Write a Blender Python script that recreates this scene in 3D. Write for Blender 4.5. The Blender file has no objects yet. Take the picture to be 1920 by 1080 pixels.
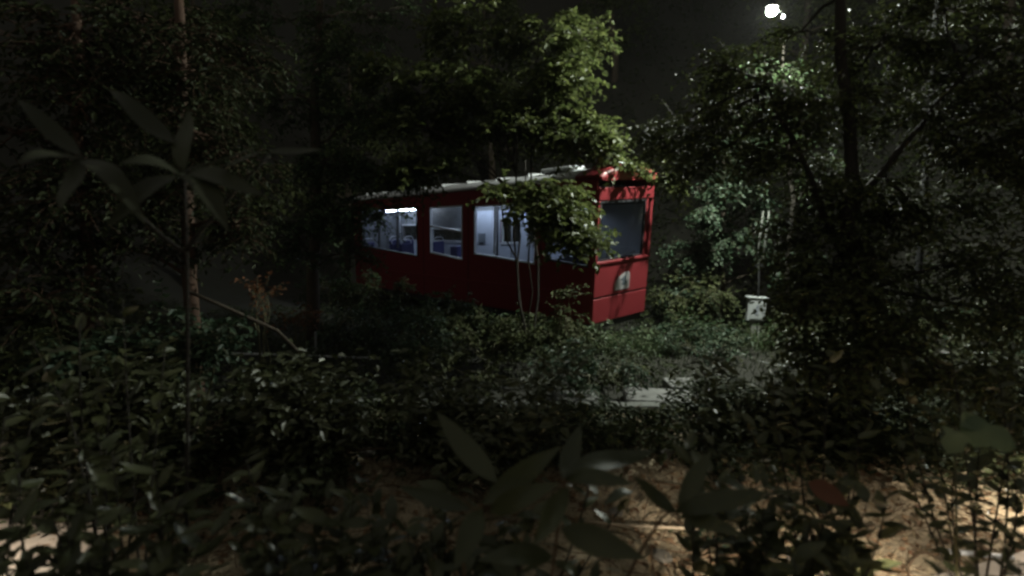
import bpy, bmesh, math, random
import numpy as np
from mathutils import Vector, Matrix, Euler

random.seed(7)
RNG = np.random.default_rng(11)
sc = bpy.context.scene
COL = sc.collection

# ------------------------------------------------------------------ camera
CAM_Z = 2.6
PITCH = math.radians(5.5)
FPX = 1050.0                                   # focal length in pixels of a 1920 wide frame
cam_d = bpy.data.cameras.new('camera')
cam = bpy.data.objects.new('camera', cam_d)
COL.objects.link(cam)
cam.location = (0, 0, CAM_Z)
cam.rotation_euler = (math.pi / 2 - PITCH, 0, 0)
cam_d.sensor_width = 36.0
cam_d.lens = FPX / 1920 * 36.0
cam_d.clip_start = 0.05
cam_d.clip_end = 2000
cam_d.dof.use_dof = True
cam_d.dof.focus_distance = 12.0
cam_d.dof.aperture_fstop = 0.8
sc.camera = cam

# ------------------------------------------------------------------ night sky, exposure
SKY = 0.115
w = bpy.data.worlds.new('World')
sc.world = w
w.use_nodes = True
wn = w.node_tree.nodes
bg = wn.get('Background')
bg.inputs['Color'].default_value = (1.0, 0.98, 0.86, 1)     # dim, even glow of a town sky
bg.inputs['Strength'].default_value = SKY
sc.view_settings.view_transform = 'Standard'
sc.view_settings.look = 'None'
sc.view_settings.exposure = 0
sc.view_settings.gamma = 1
sc.view_settings.use_curve_mapping = False
sc.cycles.use_denoising = True
sc.cycles.max_bounces = 6
sc.cycles.transparent_max_bounces = 12
sc.cycles.caustics_reflective = False
sc.cycles.caustics_refractive = False
sc.cycles.sample_clamp_indirect = 2.0
sc.cycles.filter_width = 2.7

HAZE = 0.00016         # density of the haze added for lamp halo and lifted darks
LAMP_W = 9200.0       # emission strength of the street lamp globe
TUBE_W = 95.0         # emission strength of the fluorescent tubes in the car
PATH_W = 150.0         # watts of each path light


def at(u, v, d):
    """world point seen at picture position (u, v) of the 1920 x 1080 photograph, d metres ahead of the camera"""
    x = (u - 960) / FPX
    z = -(v - 540) / FPX
    c, s = math.cos(PITCH), math.sin(PITCH)
    y2 = c + z * s
    z2 = -s + z * c
    return Vector((x / y2 * d, d, CAM_Z + z2 / y2 * d))


# ------------------------------------------------------------------ materials
def new_mat(name):
    m = bpy.data.materials.new(name)
    m.use_nodes = True
    nt = m.node_tree
    b = nt.nodes.get('Principled BSDF')
    return m, nt, b


def plain(name, col, rough=0.6, metal=0.0, noise=0.25, scale=6.0, bump=0.0, spec=0.5):
    m, nt, b = new_mat(name)
    b.inputs['Roughness'].default_value = rough
    b.inputs['Metallic'].default_value = metal
    b.inputs['Specular IOR Level'].default_value = spec
    tc = nt.nodes.new('ShaderNodeTexCoord')
    n = nt.nodes.new('ShaderNodeTexNoise')
    n.inputs['Scale'].default_value = scale
    n.inputs['Detail'].default_value = 6
    n.inputs['Roughness'].default_value = 0.65
    nt.links.new(tc.outputs['Object'], n.inputs['Vector'])
    mx = nt.nodes.new('ShaderNodeMix')
    mx.data_type = 'RGBA'
    mx.inputs['A'].default_value = (*[c * (1 - noise) for c in col], 1)
    mx.inputs['B'].default_value = (*[min(1, c * (1 + noise)) for c in col], 1)
    nt.links.new(n.outputs['Fac'], mx.inputs['Factor'])
    nt.links.new(mx.outputs['Result'], b.inputs['Base Color'])
    if bump:
        bp = nt.nodes.new('ShaderNodeBump')
        bp.inputs['Strength'].default_value = bump
        bp.inputs['Distance'].default_value = 0.03
        nt.links.new(n.outputs['Fac'], bp.inputs['Height'])
        nt.links.new(bp.outputs['Normal'], b.inputs['Normal'])
    return m


def leafmat(name, dark, light, rough=0.38, trans=0.3, spec=0.5):
    m, nt, b = new_mat(name)
    g = nt.nodes.new('ShaderNodeNewGeometry')
    oi = nt.nodes.new('ShaderNodeObjectInfo')
    ad = nt.nodes.new('ShaderNodeMath'); ad.operation = 'ADD'
    fr = nt.nodes.new('ShaderNodeMath'); fr.operation = 'FRACT'
    nt.links.new(g.outputs['Random Per Island'], ad.inputs[0])
    nt.links.new(oi.outputs['Random'], ad.inputs[1])
    nt.links.new(ad.outputs[0], fr.inputs[0])
    mx = nt.nodes.new('ShaderNodeMix'); mx.data_type = 'RGBA'
    mx.inputs['A'].default_value = (*dark, 1)
    mx.inputs['B'].default_value = (*light, 1)
    nt.links.new(fr.outputs[0], mx.inputs['Factor'])
    nt.links.new(mx.outputs['Result'], b.inputs['Base Color'])
    b.inputs['Roughness'].default_value = rough
    b.inputs['Specular IOR Level'].default_value = spec
    tr = nt.nodes.new('ShaderNodeBsdfTranslucent')
    nt.links.new(mx.outputs['Result'], tr.inputs['Color'])
    ms = nt.nodes.new('ShaderNodeMixShader')
    ms.inputs[0].default_value = trans
    out = nt.nodes.get('Material Output')
    nt.links.new(b.outputs[0], ms.inputs[1])
    nt.links.new(tr.outputs[0], ms.inputs[2])
    nt.links.new(ms.outputs[0], out.inputs['Surface'])
    return m


def glow(name, col, strength):
    m, nt, b = new_mat(name)
    b.inputs['Base Color'].default_value = (0.8, 0.8, 0.8, 1)
    b.inputs['Emission Color'].default_value = (*col, 1)
    b.inputs['Emission Strength'].default_value = strength
    return m


def glass(name, tint=(0.86, 0.9, 0.95), refl=0.06):
    m, nt, b = new_mat(name)
    t = nt.nodes.new('ShaderNodeBsdfTransparent')
    t.inputs[0].default_value = (*tint, 1)
    gl = nt.nodes.new('ShaderNodeBsdfGlossy')
    gl.inputs['Roughness'].default_value = 0.04
    lw = nt.nodes.new('ShaderNodeLayerWeight')
    lw.inputs['Blend'].default_value = 0.12
    mp = nt.nodes.new('ShaderNodeMath'); mp.operation = 'MULTIPLY_ADD'
    mp.inputs[1].default_value = 0.7
    mp.inputs[2].default_value = refl * 0.5
    nt.links.new(lw.outputs['Facing'], mp.inputs[0])
    ms = nt.nodes.new('ShaderNodeMixShader')
    nt.links.new(mp.outputs[0], ms.inputs[0])
    nt.links.new(t.outputs[0], ms.inputs[1])
    nt.links.new(gl.outputs[0], ms.inputs[2])
    nt.links.new(ms.outputs[0], nt.nodes.get('Material Output').inputs['Surface'])
    nt.nodes.remove(b)
    return m


M = {}
M['red'] = plain('red_paint', (0.21, 0.026, 0.032), 0.4, 0, 0.12, 3.0, 0.03)
M['grey_roof'] = plain('pale_grey_roof', (0.55, 0.56, 0.58), 0.5, 0, 0.15, 2.5, 0.05)
M['lining'] = plain('pale_blue_lining', (0.44, 0.49, 0.6), 0.5, 0, 0.15, 2)
M['ceiling'] = plain('grey_ceiling', (0.3, 0.32, 0.36), 0.5, 0, 0.08, 2)
M['navy'] = plain('navy_fabric', (0.035, 0.038, 0.12), 0.7, 0, 0.2, 14)
M['rubber'] = plain('dark_rubber', (0.02, 0.02, 0.025), 0.7, 0, 0.2, 8)
M['alu'] = plain('aluminium', (0.6, 0.63, 0.68), 0.4, 0.3, 0.08, 8)
M['steel'] = plain('dark_steel', (0.10, 0.10, 0.105), 0.45, 0.6, 0.3, 12, 0.1)
M['lamppost'] = plain('black_post_paint', (0.012, 0.012, 0.012), 0.8, 0, 0.1, 6, spec=.2)
M['uplining'] = plain('grey_upper_lining', (0.13, 0.14, 0.16), 0.5, 0, 0.08, 2)
M['galv'] = plain('galvanised_steel', (0.32, 0.33, 0.34), 0.45, 0.4, 0.2, 10)
M['plaque'] = plain('plaque_paint', (0.45, 0.43, 0.44), 0.5, 0, 0.2, 6)
M['boxgrey'] = plain('pale_grey_paint', (0.4, 0.42, 0.42), 0.5, 0, 0.2, 6)
M['white'] = plain('white_paint', (0.62, 0.64, 0.66), 0.45, 0, 0.12, 6)
M['black'] = plain('black_print', (0.03, 0.035, 0.045), 0.5, 0, 0.1, 6)
M['slate'] = plain('slate_print', (0.12, 0.14, 0.17), 0.5, 0, 0.1, 6)
M['pane'] = glass('window_glass')
M['tube'] = glow('tube_light', (0.76, 0.87, 1.0), TUBE_W)
M['lampglow'] = glow('lamp_globe_light', (0.93, 1.0, 0.88), LAMP_W)
M['bark'] = plain('dark_bark', (0.06, 0.045, 0.03), 0.85, 0, 0.45, 18, 0.6)
M['kerbstone'] = plain('mossy_concrete', (0.14, 0.145, 0.13), 0.9, 0, 0.6, 4, 0.5)
M['slabstone'] = plain('stained_concrete', (0.19, 0.19, 0.18), 0.9, 0, 0.6, 7, 0.5)
M['stone'] = plain('dull_stone', (0.13, 0.12, 0.10), 0.9, 0, 0.4, 5, 0.4)
M['maplebark'] = plain('black_bark', (0.022, 0.017, 0.012), 0.85, 0, 0.4, 18, 0.5)
M['under'] = leafmat('undergrowth_leaf', (0.02, 0.028, 0.012), (0.045, 0.055, 0.022), 0.6, 0.1, 0.2)
M['redbark'] = plain('red_brown_bark', (0.085, 0.045, 0.027), 0.8, 0, 0.5, 10, 0.6)
M['twig'] = plain('dry_twig', (0.12, 0.075, 0.04), 0.8, 0, 0.4, 14, 0.3)
M['greenstem'] = plain('green_stem', (0.09, 0.085, 0.04), 0.6, 0, 0.3, 10)
M['cane'] = plain('dry_cane', (0.42, 0.34, 0.24), 0.6, 0, 0.25, 9)
M['concrete'] = plain('old_concrete', (0.26, 0.26, 0.25), 0.85, 0, 0.4, 5, 0.4)
M['maple'] = leafmat('maple_leaf', (0.05, 0.07, 0.02), (0.13, 0.15, 0.05), 0.42, 0.5)
M['fine'] = leafmat('fine_leaf', (0.025, 0.05, 0.02), (0.06, 0.095, 0.035), 0.52, 0.22, 0.3)
M['dark'] = leafmat('dark_leaf', (0.035, 0.046, 0.016), (0.075, 0.086, 0.032), 0.6, 0.12, 0.22)
M['bluish'] = leafmat('blue_green_leaf', (0.028, 0.056, 0.032), (0.075, 0.108, 0.06), 0.5, 0.2, 0.32)
M['orange'] = leafmat('orange_leaf', (0.1, 0.035, 0.012), (0.24, 0.1, 0.04), 0.6, 0.3)
M['front'] = leafmat('foreground_leaf', (0.042, 0.05, 0.022), (0.078, 0.084, 0.036), 0.4, 0.15)
M['strap'] = leafmat('strap_leaf', (0.026, 0.03, 0.014), (0.04, 0.044, 0.02), 0.5, 0.08, 0.3)
M['pale'] = leafmat('pale_leaf', (0.12, 0.17, 0.09), (0.16, 0.2, 0.11), 0.4, 0.3)
M['dead'] = leafmat('dead_leaf', (0.1, 0.045, 0.02), (0.3, 0.2, 0.11), 0.8, 0.1)
M['deadred'] = leafmat('dead_red_leaf', (0.16, 0.06, 0.03), (0.18, 0.07, 0.035), 0.7, 0.15)
M['grass'] = leafmat('grass_blade', (0.04, 0.07, 0.03), (0.12, 0.15, 0.07), 0.35, 0.25)
M['straw'] = leafmat('dry_grass_blade', (0.12, 0.09, 0.045), (0.34, 0.27, 0.15), 0.7, 0.25)


def soil_mat():
    m, nt, b = new_mat('tan_soil')
    tc = nt.nodes.new('ShaderNodeTexCoord')
    n1 = nt.nodes.new('ShaderNodeTexNoise'); n1.inputs['Scale'].default_value = 1.6; n1.inputs['Detail'].default_value = 8
    n2 = nt.nodes.new('ShaderNodeTexNoise'); n2.inputs['Scale'].default_value = 22; n2.inputs['Detail'].default_value = 8
    for n in (n1, n2):
        nt.links.new(tc.outputs['Object'], n.inputs['Vector'])
    r = nt.nodes.new('ShaderNodeValToRGB')
    r.color_ramp.elements[0].position = 0.3; r.color_ramp.elements[0].color = (0.13, 0.1, 0.06, 1)
    r.color_ramp.elements[1].position = 0.7; r.color_ramp.elements[1].color = (0.46, 0.375, 0.25, 1)
    mx = nt.nodes.new('ShaderNodeMath'); mx.operation = 'MULTIPLY_ADD'
    mx.inputs[1].default_value = 0.5
    hf = nt.nodes.new('ShaderNodeMath'); hf.operation = 'MULTIPLY'; hf.inputs[1].default_value = 0.5
    nt.links.new(n1.outputs['Fac'], hf.inputs[0])
    nt.links.new(n2.outputs['Fac'], mx.inputs[0]); nt.links.new(hf.outputs[0], mx.inputs[2])
    nt.links.new(mx.outputs[0], r.inputs[0]); nt.links.new(r.outputs[0], b.inputs['Base Color'])
    bp = nt.nodes.new('ShaderNodeBump'); bp.inputs['Strength'].default_value = 0.7; bp.inputs['Distance'].default_value = 0.05
    nt.links.new(n2.outputs['Fac'], bp.inputs['Height']); nt.links.new(bp.outputs[0], b.inputs['Normal'])
    b.inputs['Roughness'].default_value = 0.95
    return m


M['soil'] = soil_mat()
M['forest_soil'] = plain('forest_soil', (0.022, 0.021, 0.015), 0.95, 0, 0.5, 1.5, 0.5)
M['paving'] = plain('path_paving', (0.44, 0.38, 0.32), 0.85, 0, 0.25, 7, 0.35)


# ------------------------------------------------------------------ mesh helpers
def tag(o, label=None, cat=None, group=None, kind=None):
    if label: o['label'] = label
    if cat: o['category'] = cat
    if group: o['group'] = group
    if kind: o['kind'] = kind
    return o


def link(name, me, parent=None):
    o = bpy.data.objects.new(name, me)
    COL.objects.link(o)
    if parent is not None:
        o.parent = parent
    return o


def empty(name, loc=(0, 0, 0)):
    o = bpy.data.objects.new(name, None)
    o.empty_display_size = 0.2
    COL.objects.link(o)
    o.location = loc
    return o


def mesh_np(name, V, F, mat, smooth=True):
    """V (n,3) array, F (m,k) array of equal sized faces"""
    V = np.asarray(V, np.float32).reshape(-1, 3)
    F = np.asarray(F, np.int32)
    k = F.shape[1]
    me = bpy.data.meshes.new(name)
    me.vertices.add(len(V)); me.vertices.foreach_set('co', V.ravel())
    me.loops.add(F.size); me.loops.foreach_set('vertex_index', F.ravel())
    me.polygons.add(len(F))
    me.polygons.foreach_set('loop_start', np.arange(0, F.size, k, dtype=np.int32))
    me.polygons.foreach_set('loop_total', np.full(len(F), k, np.int32))
    me.polygons.foreach_set('use_smooth', np.full(len(F), smooth))
    me.materials.append(mat)
    me.update()
    me.validate()
    return me


class MB:
    """collects boxes, tubes and polygons into one mesh"""
    def __init__(self, fn=None):
        self.v = []; self.f = []; self.fn = fn

    def add(self, vs, fs):
        o = len(self.v)
        self.v += [tuple(v) for v in vs]
        self.f += [tuple(i + o for i in f) for f in fs]
        return self

    def box(self, x0, x1, y0, y1, z0, z1, ch=0.0):
        if ch <= 0:
            vs = [(x, y, z) for x in (x0, x1) for y in (y0, y1) for z in (z0, z1)]
            return self.add(vs, [(0, 1, 3, 2), (4, 6, 7, 5), (0, 4, 5, 1), (2, 3, 7, 6), (0, 2, 6, 4), (1, 5, 7, 3)])
        bm = bmesh.new()
        bmesh.ops.create_cube(bm, size=1.0)
        for v in bm.verts:
            v.co = Vector(((x0 + x1) / 2 + v.co.x * (x1 - x0), (y0 + y1) / 2 + v.co.y * (y1 - y0), (z0 + z1) / 2 + v.co.z * (z1 - z0)))
        bmesh.ops.bevel(bm, geom=list(bm.edges), offset=ch, segments=1, affect='EDGES')
        bm.verts.index_update()
        self.add([v.co[:] for v in bm.verts], [[v.index for v in f.verts] for f in bm.faces])
        bm.free()
        return self

    def tube(self, pts, rad, n=8, cap=True):
        pts = [Vector(p) for p in pts]
        rads = rad if isinstance(rad, (list, tuple)) else [rad] * len(pts)
        vs = []; fs = []
        t0 = (pts[1] - pts[0]).normalized()
        ref = Vector((0, 0, 1)) if abs(t0.z) < 0.9 else Vector((1, 0, 0))
        for i, p in enumerate(pts):
            t = (pts[min(i + 1, len(pts) - 1)] - pts[max(i - 1, 0)]).normalized()
            a = t.cross(ref).normalized(); b = t.cross(a)
            ref = -b if False else ref
            for k in range(n):
                an = 2 * math.pi * k / n
                vs.append(p + (a * math.cos(an) + b * math.sin(an)) * rads[i])
        for i in range(len(pts) - 1):
            for k in range(n):
                fs.append((i * n + k, i * n + (k + 1) % n, (i + 1) * n + (k + 1) % n, (i + 1) * n + k))
        if cap:
            fs.append(tuple(range(n - 1, -1, -1)))
            fs.append(tuple((len(pts) - 1) * n + k for k in range(n)))
        return self.add(vs, fs)

    def lathe(self, prof, n=20, c=(0, 0, 0), axis='z'):
        vs = []; fs = []
        for r, h in prof:
            for k in range(n):
                a = 2 * math.pi * k / n
                if axis == 'z': vs.append((c[0] + r * math.cos(a), c[1] + r * math.sin(a), c[2] + h))
                elif axis == 'y': vs.append((c[0] + r * math.cos(a), c[1] + h, c[2] + r * math.sin(a)))
                else: vs.append((c[0] + h, c[1] + r * math.cos(a), c[2] + r * math.sin(a)))
        for i in range(len(prof) - 1):
            for k in range(n):
                fs.append((i * n + k, i * n + (k + 1) % n, (i + 1) * n + (k + 1) % n, (i + 1) * n + k))
        fs.append(tuple(range(n - 1, -1, -1))); fs.append(tuple((len(prof) - 1) * n + k for k in range(n)))
        return self.add(vs, fs)

    def build(self, name, mat, parent=None, smooth=False, bevel=0.0, solid=0.0, off=-1.0):
        vs = self.v if self.fn is None else [self.fn(*v) for v in self.v]
        me = bpy.data.meshes.new(name)
        me.from_pydata([tuple(v) for v in vs], [], self.f)
        bm = bmesh.new(); bm.from_mesh(me)
        if solid or bevel:
            bmesh.ops.remove_doubles(bm, verts=bm.verts, dist=1e-5)
        bmesh.ops.recalc_face_normals(bm, faces=bm.faces)
        bm.to_mesh(me); bm.free()
        me.materials.append(mat)
        if smooth:
            me.polygons.foreach_set('use_smooth', [True] * len(me.polygons))
        o = link(name, me, parent)
        if solid:
            md = o.modifiers.new('thickness', 'SOLIDIFY'); md.thickness = solid; md.offset = off
        if bevel:
            md = o.modifiers.new('edges', 'BEVEL'); md.width = bevel; md.segments = 2; md.limit_method = 'ANGLE'
        return o


# ------------------------------------------------------------------ ground
CAR_T = Vector((2.39, 12.456, 0.738))
CAR_R = (Matrix.Rotation(math.radians(-51.03), 3, 'Z') @ Matrix.Rotation(math.radians(0.28), 3, 'Y') @ Matrix.Rotation(math.radians(4.22), 3, 'X'))
TDIR = Vector((math.cos(math.radians(-51.03)), math.sin(math.radians(-51.03))))
TLEFT = Vector((-TDIR.y, TDIR.x))


def sm(a, b, x):
    t = np.clip((x - a) / (b - a), 0, 1)
    return t * t * (3 - 2 * t)


def height(x, y):
    x = np.asarray(x, float); y = np.asarray(y, float)
    n = 0.06 * np.sin(1.3 * x + 0.7 * y) + 0.04 * np.sin(2.9 * x - 1.7 * y + 1) + 0.025 * np.sin(6.1 * x + 4.3 * y)
    h = -0.12 + 0.32 * sm(4.7, 7.1, y) + n * sm(4.2, 5.2, y) * (1 - sm(6.7, 7.3, y) * 0.75)
    s = (x - CAR_T.x) * TLEFT.x + (y - CAR_T.y) * TLEFT.y         # metres beyond the track
    h = h + 0.8 * np.maximum(0, s - 6.0) * sm(6.0, 9.0, s)
    h = h + 0.7 * np.maximum(0, y - 25) * sm(25, 30, y)
    h = h + 0.35 * np.maximum(0, -x - 9) * sm(9, 12, -x)
    return h


def H(x, y):
    return float(height(x, y))


def grid_sheet(name, x0, x1, y0, y1, nx, ny, mat, dz=0.0, hole=None):
    xs = np.linspace(x0, x1, nx); ys = np.linspace(y0, y1, ny)
    X, Y = np.meshgrid(xs, ys)
    V = np.stack([X, Y, height(X, Y) + dz], -1).reshape(-1, 3)
    I = (np.arange(ny - 1)[:, None] * nx + np.arange(nx - 1)[None]).ravel()
    F = np.stack([I, I + 1, I + nx + 1, I + nx], 1)
    return link(name, mesh_np(name, V, F, mat))


# one sheet, finer near the camera
def ground():
    xs = np.concatenate([np.linspace(-120, -13, 28), np.linspace(-12, 14, 170), np.linspace(15, 120, 28)])
    ys = np.concatenate([np.linspace(-12, 2.5, 12), np.linspace(2.7, 12, 110), np.linspace(12.3, 30, 50), np.linspace(31, 130, 34)])
    nx, ny = len(xs), len(ys)
    X, Y = np.meshgrid(xs, ys)
    V = np.stack([X, Y, height(X, Y)], -1).reshape(-1, 3)
    I = (np.arange(ny - 1)[:, None] * nx + np.arange(nx - 1)[None]).ravel()
    F = np.stack([I, I + 1, I + nx + 1, I + nx], 1)
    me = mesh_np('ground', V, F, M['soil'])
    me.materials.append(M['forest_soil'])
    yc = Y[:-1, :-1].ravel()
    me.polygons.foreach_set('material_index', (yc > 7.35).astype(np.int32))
    return tag(link('ground', me), kind='structure')


ground()


def path(name, pts, width):
    """a paved strip following the ground, 3 cm proud with real edges"""
    V = []; F = []
    P = [Vector((*p, 0)) for p in pts]
    n = len(P)
    for i, p in enumerate(P):
        t = (P[min(i + 1, n - 1)] - P[max(i - 1, 0)]).normalized()
        s = Vector((-t.y, t.x, 0)) * width / 2
        for q, dz in ((p - s, -0.1), (p - s, 0.03), (p, 0.035), (p + s, 0.03), (p + s, -0.1)):
            V.append((q.x, q.y, H(q.x, q.y) + dz))
    for i in range(n - 1):
        for k in range(4):
            F.append((i * 5 + k, i * 5 + k + 1, (i + 1) * 5 + k + 1, (i + 1) * 5 + k))
    return tag(link(name, mesh_np(name, V, F, M['paving'], False)), kind='structure')


path('path', [(-1.9 - 0.32 * i + 0.006 * i * i, 2.2 + 0.26 * i) for i in range(16)], 1.3)
path('path', [(2.6 + 0.4 * i, 3.35 + 0.13 * i) for i in range(16)], 1.15)

# ------------------------------------------------------------------ street lamp
LP = at(1447, 21, 10.6)


def street_lamp():
    r = empty('street_lamp', (LP.x + 2.7, LP.y - 0.4, H(LP.x + 2.7, LP.y - 0.4)))
    tag(r, 'street lamp glowing white on a thin dark post high above the right-hand trees', 'street lamp')
    b = r.location
    hz = LP.z - b.z
    MB().lathe([(0.16, -0.1), (0.16, 0.02), (0.07, 0.06), (0.065, 1.2), (0.045, hz + 0.6), (0.04, hz + 1.25)], 14).build('post', M['lamppost'], r, True)
    ox, oy = LP.x - b.x, LP.y - b.y
    MB().tube([(0, 0, hz + 1.1), (ox * 0.4, oy * 0.4, hz + 1.3), (ox * 0.85, oy * 0.85, hz + 1.25), (ox * .97, oy * .97, hz + 1.0), (ox, oy, hz + 0.22)], 0.018, 8).build('bracket', M['lamppost'], r, True)
    MB().lathe([(0.03, 0.22), (0.05, 0.18), (0.09, 0.1), (0.105, 0.07)], 20, (ox, oy, hz)).build('hood', M['lamppost'], r, True)
    pr = [(0.086 * math.cos(a), 0.07 * math.sin(a)) for a in [math.radians(-88 + 16 * i) for i in range(11)]]
    MB().lathe([(r_, z_) for r_, z_ in pr], 20, (ox, oy, hz)).build('globe', M['lampglow'], r, True)
    q = at(1469, 31, 10.6) - b
    MB().lathe([(0.005, -0.03), (0.022, -0.02), (0.03, 0.0), (0.022, 0.02), (0.005, 0.03)], 12, q[:]).build('side_bulb', glow('side_bulb_light', (0.95, 0.97, 1.0), 6), r, True)
    MB().tube([q + Vector((0, 0, 0.03)), (ox, oy, hz + 0.12)], 0.004, 5).build('side_bracket', M['lamppost'], r, True)


street_lamp()


# ------------------------------------------------------------------ path lights (low bollards that light the path, at the picture's edges; the third is added unseen to brighten the soil)
def bollard_light(name, label, x, y, watts, aim=0):
    r = empty(name, (x, y, H(x, y)))
    tag(r, label, 'bollard light', 'bollard lights beside the path')
    MB().lathe([(0.075, -0.05), (0.075, 0.72), (0.06, 0.74)], 16).build('post', M['steel'], r, True)
    MB().lathe([(0.05, 0.74), (0.05, 0.86)], 16).build('lens', glow('bollard_lens', (1.0, 0.86, 0.66), 0.6), r, True)
    MB().lathe([(0.13, 0.86), (0.16, 0.875), (0.10, 0.93), (0.01, 0.95)], 16).build('hood', M['steel'], r, True)
    l = bpy.data.lights.new('bollard_lamp', 'SPOT')
    l.spot_size = math.radians(118 if aim else 150 if x > 0 else 128); l.spot_blend = 0.5
    l.energy = watts; l.color = (1.0, 0.88, 0.71); l.shadow_soft_size = 0.06
    o = bpy.data.objects.new('bollard_lamp', l)
    COL.objects.link(o); o.parent = r; o.location = (0, 0, 0.8)
    # the light leaves through the lens: put the lamp just outside it on the path side
    o.location = (-0.16 if x > 0 else 0.16, 0.0, 0.80) if not aim else (0, 0.16, 0.80)
    o.rotation_euler = (math.radians(aim), 0, 0)


bollard_light('bollard_light', 'dark bollard light with hooded top beside the paved path at right', 5.3, 4.9, PATH_W)
bollard_light('bollard_light', 'dark bollard light with hooded top beside the paved path at left', -4.6, 4.1, PATH_W * 0.4)
bollard_light('bollard_light', 'unseen bollard light with hooded top, added to brighten the tan soil', 2.3, 2.4, PATH_W * 6.0, 26)  # added lamp, unseen below the frame, to brighten the soil bank


# ------------------------------------------------------------------ cable car
SH = 0.119
CL, CW = 12.1, 0.9                # length, half width


def carfn(x, y, z):
    return (x + SH * z, y, z)     # the car is a parallelogram, its front leans forward


def CB():
    return MB(carfn)


WIN = [(-11.4, -7.35, 1.42, 1.20, 2.74), (-6.6, -4.87, 1.33, 1.19, 2.70), (-4.33, -1.85, 1.37, 1.21, 2.66), (-1.5, -0.14, 1.33, 1.22, 2.62)]


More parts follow.
